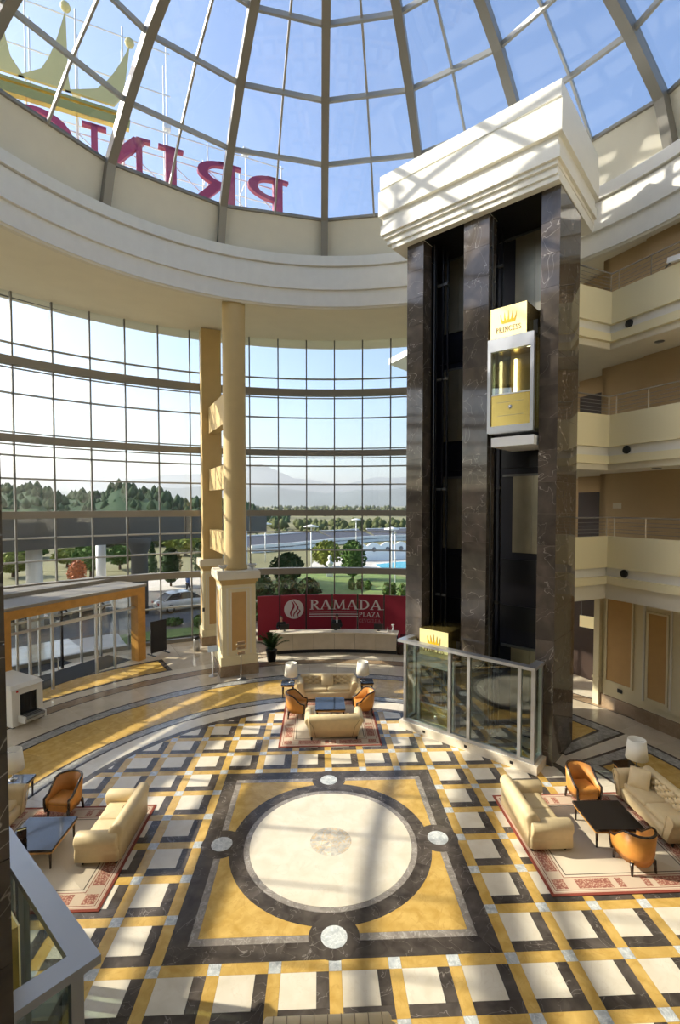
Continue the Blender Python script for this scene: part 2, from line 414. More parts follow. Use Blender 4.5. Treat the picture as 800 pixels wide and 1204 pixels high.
rings('dark_line_stone', 13.75, 13.92, M['dark'], 8, [(-64.,-31.)]); rings('dark_line_stone', 15.5, 15.7, M['dark'], 8, [(-64.,-31.)])
rings('yellow_ring_stone', 13.92, 15.5, M['yellow'], 6, [(-63.2,-31.9)]); rings('dark_line_stone', 13.92, 15.5, M['dark'], 1, [(-64.,-63.2),(-31.9,-31.)])
rings('beige_ring_stone', 15.7, 17.5, M['beige'], 6, full); rings('beige_ring_stone', 17.5, 19.6, M['beige'], 6, full)
bs = MB(); bs.arc(0,0,7.22,19.6,-TH,-.001,118,235,30); tag(obj('floor_paving', bs, M['beige'], FLOOR), kind='stuff')
bs = MB(); bs.arc(0,0,19.6,22.9,-TH,-.002,A0,-40,30); bs.arc(0,0,19.6,22.9,-TH,-.002,28,A1,30); tag(obj('floor_paving', bs, M['beige'], FLOOR), kind='stuff')

# ------------------------------------------------------------------ ceiling ring with fascia, curb, dome
CE = MB(); CE.ring(0,0,[(11.85,16.8),(20.2,17.5),(20.2,19.2),(12.6,19.2),(12.1,18.9)], 0, 360, 128)
CEIL = struct('ceiling', CE, M['soffit'])
for nmb, prof in (('lower_fascia_band',[(11.8,16.78),(12.2,16.78),(12.2,17.5),(11.8,17.5)]),
                  ('middle_fascia_band',[(11.68,17.5),(12.2,17.5),(12.2,18.46),(11.68,18.46)]),
                  ('fascia_groove',[(11.73,18.46),(12.2,18.46),(12.2,18.53),(11.73,18.53)]),
                  ('upper_fascia_band',[(11.58,18.53),(12.2,18.53),(12.2,18.93),(11.58,18.93)])):
    b = MB(); b.ring(0,0,prof,0,360,128); obj(nmb, b, M['white'], CEIL)
b = MB(); b.ring(0,0,[(11.88,16.70),(12.15,16.74),(12.15,16.8),(11.84,16.8)],0,360,128); obj('lip_moulding', b, M['warm'], CEIL)
b = MB(); b.ring(0,0,[(11.62,18.93),(12.3,18.93),(12.3,18.98),(11.62,18.98)],0,360,128); obj('light_ledge', b, M['white'], CEIL)
NR = 16; STEP = 360/NR
PR = [(12.0,18.95),(11.4,20.45),(9.9,21.85),(8.25,23.1),(6.36,24.1),(4.4,24.85),(2.3,25.3),(0.35,25.45)]
def pol(r, az, z): a = radians(az); return (r*sin(a), r*cos(a), z)
mb = MB(); a = STEP/2
for s_ in (1,):
    p = [pol(12.08,-a,18.98), pol(12.08,a,18.98), pol(11.47,a,20.42), pol(11.47,-a,20.42)]
    q = [pol(12.5,-a,18.98), pol(12.5,a,18.98), pol(11.75,a,20.42), pol(11.75,-a,20.42)]
    mb.add(p+q, [(0,1,2,3),(7,6,5,4),(0,4,5,1),(1,5,6,2),(2,6,7,3),(3,7,4,0)])
cme = mb.mesh('curb_panel'); cme.materials.append(M['warm']); fixn(cme)
mb = MB(); mb.lathe([(.11,0),(.11,-.02),(.07,-.02),(.07,-.005)], 12); dl = mb.mesh('downlight'); dl.materials.append(M['steel']); fixn(dl)
for k in range(NR):
    o = obj('curb_panel', cme, None, CEIL); o.rotation_euler = (0,0,-radians(STEP*(k+.5)))
for k in range(56):
    b = pol(11.78, 360/56*(k+.5), 18.99); mbx = MB()
    o = obj('downlight', dl, None, CEIL); o.location = b; o.rotation_euler = (pi,0,0)
DOME = struct('window_3', (lambda b: b.ring(0,0,[(11.38,20.40),(11.75,20.40),(11.75,20.52),(11.38,20.52)],-11.25,348.75,16))(MB()), M['rib'])
DOME.rotation_euler = (0,0,0)
# base ring is faceted like the glazing: rotate so its corners meet the ribs
DOME.data.transform(Matrix.Rotation(radians(11.25),4,'Z'))
def ribmesh():
    b = MB(); w = .15; loops = []
    for i, (r, z) in enumerate(PR):
        p0 = Vector(PR[max(i-1,0)]); p1 = Vector(PR[min(i+1,len(PR)-1)]); t = (p1-p0).normalized(); nrm = Vector((-t.y, t.x))
        nrm = nrm if nrm.x < 0 else -nrm                         # points inwards
        a_ = Vector((r,z)) + nrm*.30; c_ = Vector((r,z)) - nrm*.06
        ww = w if r > 1 else w*.5
        loops.append([(-ww,a_.x,a_.y),(ww,a_.x,a_.y),(ww,c_.x,c_.y),(-ww,c_.x,c_.y)])
    return b.loft(loops, smooth=False)
rm = ribmesh().mesh('rib'); rm.materials.append(M['rib']); fixn(rm)
PJ = PR[1:]
tm = MB()
for i in range(1, len(PJ)-1):
    r, z = PJ[i]; tm.bar(pol(r-.06,0,z-.06), pol(r-.06,STEP,z-.06), .10, .17)
    tm.bar(pol(r+.03,0,z+.03), pol(r+.03,STEP,z+.03), .17, .05)
tmm = tm.mesh('transom'); tmm.materials.append(M['ribthin']); fixn(tmm)
mm = MB()
def mid(r, z, k): # point on the straight transom
    A, B = Vector(pol(r,0,z)), Vector(pol(r,STEP,z)); return A + (B-A)*k
for i in range(len(PJ)-2):
    mm.bar(mid(*PJ[i],.5)+Vector((0,0,-.03)), mid(*PJ[i+1],.5)+Vector((0,0,-.03)), .075, .13)
mmm = mm.mesh('glazing_bar'); mmm.materials.append(M['ribthin']); fixn(mmm)
pm = {}
for i in range(len(PJ)-1):
    for hf in (0,1):
        b = MB(); P = [mid(*PJ[i],hf*.5), mid(*PJ[i],hf*.5+.5), mid(*PJ[i+1],hf*.5+.5), mid(*PJ[i+1],hf*.5)]
        nrm = (P[1]-P[0]).cross(P[3]-P[0]).normalized()*.012
        b.add([p for p in P]+[p+nrm for p in P], [(0,1,2,3),(7,6,5,4),(0,4,5,1),(1,5,6,2),(2,6,7,3),(3,7,4,0)])
        me = b.mesh('pane'); me.materials.append(M['domeglass']); fixn(me); pm[i,hf] = me
for k in range(NR):
    rz = (0,0,-radians(STEP*k))
    for nme, me in (('rib',rm),('transom',tmm),('glazing_bar',mmm)):
        o = obj(nme, me, None, DOME); o.rotation_euler = rz
    for me in pm.values():
        o = obj('pane', me, None, DOME); o.rotation_euler = rz
b = MB(); b.lathe([(.5,25.3),(.6,25.5),(.3,25.65),(0,25.7)],24); obj('crown_cap', b, M['rib'], DOME)

# ------------------------------------------------------------------ curved curtain wall
GC = (-.43,-1.27); GR = 19.34; MS = 4.9; MB0 = -11.5
BEAMS = [(14.05,14.43),(10.57,10.91),(7.04,7.38),(3.62,3.97)]
ROWS = [(14.43,15.07),(15.07,17.45),(10.91,12.80),(12.80,14.05),(7.38,8.9),(8.9,9.97),(9.97,10.57),(3.97,5.0),(5.0,6.1),(6.1,7.04),(.2,2.0),(2.0,3.62)]
def gp(r, az, z): p = pol(r, az, z); return (p[0]+GC[0], p[1]+GC[1], z)
def glazing(name, az0, az1, skip=None, panes=True):
    n = round((az1-az0)/MS); G = MB()
    G.arc(*GC, GR-.05, GR+.15, 0, .2, az0, az1, n*2)
    root = struct(name, G, M['taupe'])
    for z0, z1 in BEAMS:
        g = MB(); g.arc(*GC, GR-.30, GR+.06, z0, z1, az0, az1, n*2)
        obj('spandrel_beam', g, M['taupe'], root)
    for z in (15.07,12.80,8.9,9.97,5.0,6.1,2.0):
        t = .04 if az0 > -60 else .11  # transoms of the unseen left stretch thickened to cast broader shadow bands
        for k in range(n):
            a, b = az0+MS*k, az0+MS*(k+1)
            if skip and z < 3 and skip[0] < (a+b)/2 < skip[1]: continue
            g = MB(); g.arc(*GC, GR-.05, GR+.05, z-t, z+t, a, b, 2); obj('transom', g, M['rail'], root)
    for z in (11.02,13.95,17.42,10.47):
        g = MB(); g.arc(*GC, GR-.04, GR+.04, z-.03, z+.03, az0, az1, n*2); obj('frame_rail', g, M['rail'], root)
    mu = MB(); mu.box(-.035,.035,-.11,.08,0,17.5); me = mu.mesh('mullion'); me.materials.append(M['mullion']); fixn(me)
    mu2 = MB(); mu2.box(-.035,.035,-.11,.08,3.7,17.5); me2 = mu2.mesh('mullion'); me2.materials.append(M['mullion']); fixn(me2)
    for k in range(n+1):
        a = az0+MS*k; o = obj('mullion', me2 if skip and skip[0] < a < skip[1] else me, None, root); o.location = gp(GR,a,0); o.rotation_euler = (0,0,-radians(a))
    if panes:
        for z0, z1 in ROWS:
            b = MB(); w = GR*sin(radians(MS/2)); b.box(-w,w,-.006,.006,z0,z1); me = b.mesh('pane'); me.materials.append(M['glass']); fixn(me)
            for k in range(n):
                a = az0+MS*(k+.5)
                if skip and z0 < 3 and skip[0] < a < skip[1]: continue
                o = obj('pane', me, None, root); o.location = gp(GR*cos(radians(MS/2)),a,0); o.rotation_euler = (0,0,-radians(a))
    return root
azL = MB0-MS*8      # -50.7
W1 = glazing('window_1', azL, MB0-MS, skip=(-52,-32.5))
W2 = glazing('window_2', MB0-MS, MB0+MS*8)
W4 = glazing('window_4', azL-MS*13, azL, skip=(-75,-50), panes=False)
g = MB(); w_ = GR*sin(radians(MS/2))
for k in range(13):
    a = azL-MS*(k+.5)
    for z0, z1 in ROWS:
        if z0 < 3 and a > -75: continue
        c = Matrix.Translation(gp(GR*cos(radians(MS/2)),a,0)) @ Matrix.Rotation(-radians(a),4,'Z')
        t = MB(); t.box(-w_,w_,-.006,.006,z0,z1); t.tf(c); g.add(t.v, t.f)
tag(obj('side_panes', g, M['glass'], W4), kind='stuff')
g = MB()
for z0, z1 in ((3.97,6.75),(7.75,8.95)):  # opaque panels added on the unseen facade to shade the floor at left
    for k in range(13):
        a = azL-MS*k; g2 = MB(); g2.arc(*GC, GR+.02, GR+.10, z0, z1, a-MS+.1, a-.1, 2); obj('shading_panel', g2, M['concrete'], W4)
# slabs of the roof edge outside the glass
EV = MB(); EV.arc(*GC, GR+.1, GR+1.0, 17.45, 17.8, -115, -17, 48); struct('trim_1', EV, M['concrete'])

# ------------------------------------------------------------------ walls behind the galleries and behind the viewpoint
G0 = Vector((9.33,4.90)); U = Vector((.365,-.931)); V = Vector((.931,.365))
def gv(u, v): p = G0 + U*u + V*v; return (p.x, p.y)
FLOORS = [5.9, 9.9, 13.9]
def wallbox(mb, p, q, z0, z1, t):          # vertical slab from p to q, thickness t to the right of p->q
    p, q = Vector(p), Vector(q); d = (q-p).normalized(); nrm = Vector((d.y,-d.x))*t
    return mb.prism([tuple(p),tuple(q),tuple(q+nrm),tuple(p+nrm)], z0, z1)
wr = MB()
wallbox(wr, gv(-1.92,2.05), gv(-.2,2.05), 0, 17.3, -.3)
wallbox(wr, gv(-.2,1.93), gv(6.6,1.93), 0, 17.3, -.4)
wallbox(wr, gv(-1.92,2.05), gv(-1.92,5.0), 0, 17.3, .25)
WALLR = struct('wall_right', wr, M['peach'])
wf = MB(); wallbox(wf, (9.5,15.6), (14.2,10.6), 0, 17.4, -.3); wallbox(wf, (14.2,10.6), gv(-1.92,5.0), 0, 17.4, -.3); struct('wall_corridor', wf, M['peach'])
wb = MB(); wb.arc(0,0,13.55,13.9,0,17.2,92,246,60); struct('wall_back', wb, M['warm'])
wl_ = MB(); wallbox(wl_, pol(13.6,246,0)[:2], (-18.2,-8.6), 0, 17.2, .3); struct('wall_left', wl_, M['warm'])
sb = MB(); sb.arc(0,0,10.35,13.6,4.8,5.9,105,255,50); struct('trim_2', sb, M['warm'])
# ground-floor panelling of the right wall: frames, panels and skirting
def onwall(u0, u1, v, z0, z1, t, m, name, parent):
    b = MB(); b.prism([gv(u0,v),gv(u1,v),gv(u1,v-t),gv(u0,v-t)], z0, z1); return obj(name, b, m, parent)
WP = struct('trim_3', (lambda b: b.prism([gv(-1.92,2.05),gv(-.2,2.05),gv(-.2,2.02),gv(-1.92,2.02)],0,4.6))(MB()), M['moulding'])
b = MB(); b.prism([gv(-.2,1.93),gv(6.6,1.93),gv(6.6,1.90),gv(-.2,1.90)],0,4.6); obj('wall_facing', b, M['moulding'], WP)
def panel(u0, u1, v, z0, z1):
    onwall(u0,u1,v,z0,z1,.02,M['ochre2'],'tan_panel',WP)
    for a,b_,c,d in ((u0-.07,u0,z0-.07,z1+.07),(u1,u1+.07,z0-.07,z1+.07),(u0,u1,z0-.07,z0),(u0,u1,z1,z1+.07)):
        onwall(a,b_,v,c,d,.05,M['moulding'],'panel_moulding',WP)
panel(-1.45,-.48,2.02,1.05,4.15)
onwall(-1.92,-1.68,2.02,0,4.5,.16,M['moulding'],'wall_pilaster',WP); onwall(-1.95,-1.62,2.02,1.0,1.08,.2,M['moulding'],'pilaster_cap',WP)
for k in range(3):
    u = .28+k*1.9
    onwall(u-.30,u+1.16,1.90,.75,4.3,.10,M['moulding'],'wall_pilaster',WP)
    panel(u,u+.62,1.80,1.0,3.95)
    for s_ in (u-.18,u+.74): onwall(s_,s_+.06,1.80,.85,4.2,.05,M['warm'],'panel_moulding',WP)
onwall(-.2,6.6,1.90,4.32,4.5,.16,M['ochre'],'wall_cornice',WP); onwall(-.2,6.6,1.90,4.25,4.32,.08,M['moulding'],'wall_cornice',WP)
BR = struct('baseboard_right', (lambda b: b.prism([gv(-1.92,2.02),gv(-.2,2.02),gv(-.2,1.96),gv(-1.92,1.96)],0,.45))(MB()), M['brown'])
for k in range(8):
    onwall(-.2+k*.85,-.2+k*.85+.846,1.90,0,.5,.06,M['brown'],'skirting_slab',BR)
so_ = onwall(-.98,-.80,2.0,.72,.86,.03,M['black'],'wall_socket',WP)
# upper walls: pilasters and lintels behind each gallery
for k, z in enumerate(FLOORS):
    for u in (1.45,):
        b = MB(); b.prism([gv(u,1.93),gv(u+1.2,1.93),gv(u+1.2,1.80),gv(u,1.80)], z, z+2.98); obj('wall_pilaster', b, M['peach'], WALLR)
    b = MB(); b.prism([gv(-3.6,2.9),gv(-1.92,2.9),gv(-1.92,3.0),gv(-3.6,3.0)], z, z+2.3); dd = obj('corridor_door', b, M['door'], WALLR)  # dark door widened across the corridor opening to make it dimmer
    b = MB(); b.prism([gv(-3.6,2.85),gv(-1.92,2.85),gv(-1.92,3.0),gv(-3.6,3.0)], z+2.3, z+2.95); obj('door_lintel', b, M['peach'], WALLR)
b = MB(); b.prism([gv(-5.2,3.9),gv(-1.92,3.9),gv(-1.92,4.0),gv(-5.2,4.0)], 0, 4.5); obj('dark_wood_screen', b, M['door'], WALLR)  # brown wood sheet added across the ground corridor to darken it
# ------------------------------------------------------------------ galleries
SH0 = (7.95,4.36); EEND = gv(6.4,0)
def slabpoly(off):     # gallery outline, edge pushed out into the atrium by off
    a = Vector(SH0); g = G0; e = Vector(EEND)
    n1 = Vector((g.y-a.y, -(g.x-a.x))).normalized(); n2 = -V
    # left leg runs shaft corner -> G0; its outside is towards n1
    gi = g + n1*off + n2*off
    return [tuple(a+n1*off), tuple(gi), tuple(e+n2*off)]
def gallery(k, z, label, low):
    root = thing('gallery_balcony', label, 'balcony', (G0.x, G0.y, z))
    def part(name, off, depth, z0, z1, m):
        o_ = slabpoly(off); i_ = slabpoly(off-depth); b = MB(); b.prism(o_+i_[::-1], z+z0, z+z1); return obj(name, b, m, root, local=False)
    part('parapet', 0, .16, -.30, .74, M['parapet']); part('groove', -.12, .1, -.60, -.30, M['white'])
    part('lower_band', 0, .25, -.86, -.60, M['parapet']); part('soffit_lip', -.16, .3, low, -.86, M['warm'])
    b = MB(); P = slabpoly(-.14)
    P = P + [gv(6.4,4.8), gv(-.5,5.2), (11.6,10.2), (9.3,10.4), (7.6,8.6), (5.4,7.3)]
    b.prism(P, z+low+.02, z-.02); obj('floor_slab', b, M['warm'], root, local=False)
    a, g, e = [Vector(p) for p in slabpoly(-.07)]
    hr = MB(); zr = z+1.36
    hr.tube([(a.x,a.y,zr),(g.x,g.y,zr),(e.x,e.y,zr)], .026, 8); obj('handrail', hr, M['railsteel'], root, local=False)
    for q in range(4):
        w = MB(); zz = z+.86+.115*q; w.tube([(a.x,a.y,zz),(g.x,g.y,zz),(e.x,e.y,zz)], .009, 5); obj('rail_bar', w, M['railsteel'], root, local=False)
    pts = [a+(g-a)*t for t in (.03,.985)] + [g+(e-g)*((.25+1.05*q)/6.4) for q in range(7)]
    for p in pts:
        w = MB(); w.cbox(p.x,p.y,z+.74+.31,.03,.012,.62); obj('baluster', w, M['railsteel'], root, local=False)
    sp = MB(); sp.lathe([(.0,0),(.13,0),(.13,.03),(.10,.05)],20); c = gv(.55,-.0+.10)
    sp.tf(Matrix.Translation((c[0],c[1],z-.45)) @ Matrix.Rotation(-atan2(V.x,V.y)+pi,4,'Z') @ Matrix.Rotation(radians(-90),4,'X'))
    tag(obj('round_speaker', sp, M['blackrub'], root, local=False))
    for q in range(3):
        d = MB(); c = gv(1.0+1.3*q, .9); d.lathe([(.0,0),(.14,0),(.14,.02),(.0,.02)],16,c[0],c[1]); d.tf(Matrix.Translation((0,0,z+low-.0))); obj('ceiling_spot', d, M['mullion'], root, local=False)
    return root
gallery(0, 5.9, 'lowest gallery balcony on the right, just above the panelled ground-floor wall', -1.38)
gallery(1, 9.9, 'middle gallery balcony on the right, between two other balconies', -1.06)
gallery(2, 13.9, 'topmost gallery balcony on the right, with a white camera on its parapet', -1.06)
# ------------------------------------------------------------------ lettering (plain serif strokes, height 1)
def _bar(x0,y0,x1,y1,w):
    dx, dy = x1-x0, y1-y0; l = hypot(dx,dy); px, py = -dy/l*w/2, dx/l*w/2
    return [(x0+px,y0+py),(x0-px,y0-py),(x1-px,y1-py),(x1+px,y1+py)]
def _h(x0,x1,y,w=.06): return [(x0,y-w/2),(x1,y-w/2),(x1,y+w/2),(x0,y+w/2)]
def _arc(cx,cy,rx,ry,a0,a1,w0,w1=None,n=12):
    w1 = w0 if w1 is None else w1; o, i = [], []
    for k in range(n+1):
        t = k/n; a = radians(a0+(a1-a0)*t); w = w0+(w1-w0)*sin(pi*t)
        o.append((cx+rx*cos(a), cy+ry*sin(a))); i.append((cx+(rx-w)*cos(a), cy+(ry-min(w,.09))*sin(a)))
    return o + i[::-1]
S_ = .13
def _stem(x, y0=0., y1=1.): return [_bar(x,y0,x,y1,S_), _h(x-.15,x+.15,y0+.03), _h(x-.15,x+.15,y1-.03)]
GL = {
 'P': (.66, _stem(.2)+[_arc(.24,.73,.38,.27,90,-90,.08,.13), _h(.2,.26,.97), _h(.2,.26,.49)]),
 'R': (.74, _stem(.2)+[_arc(.24,.73,.38,.27,90,-90,.08,.13), _h(.2,.26,.97), _h(.2,.3,.49), _bar(.36,.49,.62,.03,.13), _h(.55,.74,.03)]),
 'I': (.4, _stem(.2)), 'J': (.42, [_bar(.22,.2,.22,1,S_), _h(.07,.37,.97), _arc(.08,.16,.205,.2,0,-120,.11)]),
 'N': (.82, [_bar(.17,0,.17,1,.07), _bar(.66,0,.66,1,.07), _bar(.17,.95,.66,.05,.14), _h(.04,.3,.03), _h(.04,.2,.97), _h(.53,.79,.97)]),
 'C': (.8, [_arc(.43,.5,.38,.5,42,318,.07,.14,20), _bar(.70,.72,.70,.9,.06), _bar(.70,.1,.70,.24,.05)]),
 'G': (.84, [_arc(.43,.5,.38,.5,42,320,.07,.14,20), _bar(.70,.72,.70,.9,.06), _bar(.70,.05,.70,.42,.11), _h(.58,.82,.42)]),
 'E': (.62, _stem(.18)+[_h(.1,.56,.97), _h(.1,.46,.52), _h(.1,.58,.03), _bar(.56,.84,.56,1,.05), _bar(.58,0,.58,.17,.05)]),
 'S': (.58, [_arc(.29,.745,.22,.255,30,270,.07,.11,14), _arc(.29,.255,.23,.265,90,-150,.07,.11,14)]),
 'A': (.8, [_bar(.38,1,.1,.03,.07), _bar(.38,1,.66,.03,.14), _h(.2,.58,.33), _h(0,.22,.03), _h(.52,.8,.03)]),
 'M': (.98, [_bar(.16,0,.22,1,.07), _bar(.8,0,.76,1,.13), _bar(.22,.97,.48,.08,.13), _bar(.76,.97,.48,.08,.06), _h(.04,.28,.03), _h(.66,.94,.03), _h(.1,.26,.97), _h(.7,.88,.97)]),
 'D': (.8, _stem(.2)+[_arc(.24,.5,.5,.5,90,-90,.09,.14,18), _h(.2,.26,.97), _h(.2,.26,.03)]),
 'L': (.6, _stem(.18)+[_h(.1,.55,.03), _bar(.55,0,.55,.2,.05)]),
 'Z': (.64, [_h(.07,.58,.97), _h(.05,.6,.03), _bar(.54,.96,.1,.04,.13), _bar(.08,.83,.08,1,.05), _bar(.59,0,.59,.17,.05)]),
 'V': (.8, [_bar(.12,.97,.4,.02,.14), _bar(.68,.97,.4,.02,.07), _h(0,.26,.97), _h(.55,.8,.97)]),
 '.': (.2, [[(.05,0),(.15,0),(.15,.1),(.05,.1)]])}
def text(s, height, width, z0, depth, x0=0.):
    """one MB per letter, in the local x (right) / z (up) plane, thickness along y from 0 to -depth"""
    tot = sum(GL[c][0] for c in s); k = width/tot; x = x0; out = []
    for c in s:
        w, polys = GL[c]; b = MB()
        for i, P in enumerate(polys):
            e = .0004*i
            q = [(x+px*k, z0+py*height) for px, py in P]; n = len(q)
            v = [(a,0,z) for a,z in q]+[(a,-depth-e,z) for a,z in q]
            if n > 4 and P is not None and len(P) > 6:        # arc band: quads
                hN = n//2; f = []
                for t in range(hN-1): f += [(t,t+1,n-2-t,n-1-t),(n+n-1-t,n+n-2-t,n+t+1,n+t)]
                f += [(t,n+t,n+(t+1)%n,(t+1)%n) for t in range(n)]
                b.add(v, f)
            else: b.add(v, [tuple(range(n)), tuple(range(2*n-1,n-1,-1))]+[(t,n+t,n+(t+1)%n,(t+1)%n) for t in range(n)])
        out.append((c, b)); x += w*k
    return out
def crownpoly(w, hh, n=5):
    """crown outline as separate concave spikes on a base band"""
    polys = []
    for i in range(n):
        t = (i+.5)/n*2-1; cx = t*w*.42; tip = (t*w*.62, hh*(1-.28*abs(t))); bw = w*.84/n*.56
        P = [(cx-bw,hh*.16),(cx+bw,hh*.16)]
        for k in range(1,6): u = k/6; P.append((cx+bw+(tip[0]-cx-bw)*(u**.42), hh*.16+(tip[1]-hh*.16)*u))
        P.append(tip)
        for k in range(5,0,-1): u = k/6; P.append((cx-bw+(tip[0]-cx+bw)*(u**.42), hh*.16+(tip[1]-hh*.16)*u))
        polys.append(P)
    return polys
def vprism(b, P, y0, y1):                       # polygon in x/z, thickness along y
    n = len(P); v = [(a,y0,z) for a,z in P]+[(a,y1,z) for a,z in P]
    return b.add(v, [tuple(range(n-1,-1,-1)), tuple(range(n,2*n))]+[(i,(i+1)%n,n+(i+1)%n,n+i) for i in range(n)])

# ------------------------------------------------------------------ lift shafts, their glass enclosures and cars
F0 = (6.55, 2.85, 0.); SRZ = atan2(-.687,.727)
TOP = 16.7
def bx(name, x0,x1,y0,y1,z0,z1, m, parent):
    b = MB(); b.box(x0,x1,y0,y1,z0,z1); return obj(name, b, m, parent)
def shaft():
    R_ = thing('lift_shaft', 'tall dark marble lift shaft with two open bays and stepped ivory cornice', 'lift shaft', F0, SRZ, 'lift shafts')
    def slabs(p, faces):
        for ax, a0, a1, at, sg in faces:
            n = 18; hh = TOP/n
            for k in range(n):
                z0, z1 = k*hh+.004, (k+1)*hh-.004
                if ax == 's': bx('marble_slab', a0+.002,a1-.002, min(at,at+sg*.02),max(at,at+sg*.02), z0,z1, M['pillar'], p)
                else: bx('marble_slab', min(at,at+sg*.02),max(at,at+sg*.02), a0+.002,a1-.002, z0,z1, M['pillar'], p)
    p = bx('marble_pillar',-5.08,-4.47,.02,.55,0,TOP,M['grout'],R_); slabs(p, [('s',-5.1,-4.45,.02,-1),('n',0,.55,-5.08,-1),('n',0,.55,-4.47,1)])
    bx('side_wall',-5.1,-5.04,.55,2.0,0,TOP,M['navy'],R_)
    p = bx('marble_pillar',-2.93,-2.12,.02,.55,0,TOP,M['grout'],R_); slabs(p, [('s',-2.95,-2.1,.02,-1),('n',0,.55,-2.93,-1),('n',0,.55,-2.12,1)])
    p = bx('marble_pillar',-.50,-.02,.02,1.98,0,TOP,M['grout'],R_); slabs(p, [('s',-.52,0,.02,-1),('n',0,1,-.02,1),('n',1,2,-.02,1),('n',0,2,-.50,-1)])
    bx('back_wall',-5.04,-.5,1.92,2.0,0,TOP,M['navy'],R_); bx('bay_void_board',-5.04,-.53,0.02,1.92,TOP+.02,TOP+.1,M['black'],R_)  # black board stands in for the darkness up the bays
    bx('inner_liner',-.545,-.525,.5,1.9,0,TOP,M['navy'],R_)
    for s0, s1 in ((-4.95,-3.0),(-2.55,-.56)):
        for z in (0.,5.9,9.9,13.9):
            for k in range(2):
                w = .66; a = s0+(.22 if s0 < -4 else .56)+k*w
                bx('landing_door',a,a+w-.012,1.85,1.91,z+.15,z+2.75,M['bronze'],R_)
            bx('door_lintel',s0+.2,s0+1.9,1.83,1.92,z+2.75,z+2.83,M['mullion'],R_)
        for z in (3.4,5.0,8.95,12.95,):
            bx('shaft_panel',s0+.1,s1-.02,1.86,1.92,z,z+.8,M['black'],R_)
        for q in (.12,.3,.42):
            qq = s0+q+(.42 if s0 < -4 else 0); bx('guide_rail',qq,qq+.05,.60+q,.68+q,0,TOP,M['black'],R_)
        r = MB(); ro = s0+.22+(.42 if s0 < -4 else 0); r.tube([(ro,.5,0),(ro,.5,TOP)],.02,8); obj('hoist_rope',r,M['mullion'],R_)
        for z in (2.2,4.4,8.2,12.1,15.4):
            bx('rail_bracket',s0+.10+(.42 if s0 < -4 else 0),s0+.50+(.42 if s0 < -4 else 0),.9,1.0,z,z+.08,M['mullion'],R_)
    bx('edge_strip',-.56,-.545,.25,.30,0,TOP,M['steel'],R_); bx('edge_strip',-2.085,-2.07,.2,.27,0,TOP,M['mullion'],R_)
    for nme,o0,o1,z0,z1 in (('lip_moulding',.30,.10,16.86,17.06),('lower_band',.46,.10,17.18,17.50),('recess_band',.38,.10,17.06,17.18),('recess_band',.40,.1,17.50,17.82),('main_band',.52,.10,17.82,18.66),('groove_band',.44,.1,18.66,18.76),('top_band',.48,.1,18.76,19.2)):
        c = MB(); e = max(0,o0-.36)
        c.box(-5.47-o0,.0+e,-o0,3.45,z0,z1); obj(nme,c,M['cornice'],R_)
    for a0,a1,b0,b1 in ((-5.6,.02,-.24,.0),(-5.6,-5.04,0,3.3),(-5.04,-4.45,0,.6),(-2.95,-2.1,0,.6),(-.52,.02,0,3.3),(-5.1,-.52,2.0,3.3)):
        bx('soffit_board',a0,a1,b0,b1,TOP,16.86,M['cornice'],R_)
    return R_
SHAFT = shaft()
def enclosure():
    E = thing('glass_enclosure','silver framed glass screen on a stone plinth around lift foot','enclosure',F0,SRZ,'glass lift enclosures')
    for k in range(4):
        a = -4.85+k*1.17; bx('plinth_stone',a+.002,a+1.168,-.78,-.5,0,.26,M['cream'],E)
    for a0,a1 in ((-4.85,-4.55),(-.47,-.17)): bx('plinth_stone',a0,a1,-.5,-.0,0,.26,M['cream'],E)
    for a in (-3.9,-2.4,-.95): bx('floor_spot',a,a+.09,-.792,-.78,.10,.18,M['black'],E)
    bx('sill',-4.72,-.27,-.72,-.60,.26,.36,M['alu'],E); bx('sill',-4.72,-4.60,-.60,-.02,.26,.36,M['alu'],E); bx('sill',-.39,-.27,-.60,-.02,.26,.36,M['alu'],E)
    bx('top_rail',-4.90,-.25,-.82,-.58,2.98,3.07,M['alu'],E); bx('top_rail',-4.90,-4.66,-.58,-.02,2.98,3.07,M['alu'],E); bx('top_rail',-.49,-.25,-.58,-.02,2.98,3.07,M['alu'],E)
    for a in (-4.66,-2.97,-2.31,-.72,-.33): bx('post',a-.05,a+.05,-.72,-.60,.36,2.98,M['alu'],E)
    for a in (-4.66,-.33): bx('post',a-.05,a+.05,-.12,-.02,.36,2.98,M['alu'],E)
    for a,b in ((-4.61,-3.02),(-2.92,-2.36),(-2.26,-.77),(-.67,-.38)): bx('glass_pane',a,b,-.668,-.656,.36,2.98,M['clearglass'],E)
    for a in (-4.66,-.33): bx('glass_pane',a-.006,a+.006,-.60,-.12,.36,2.98,M['clearglass'],E)
    return E
ENC = enclosure()
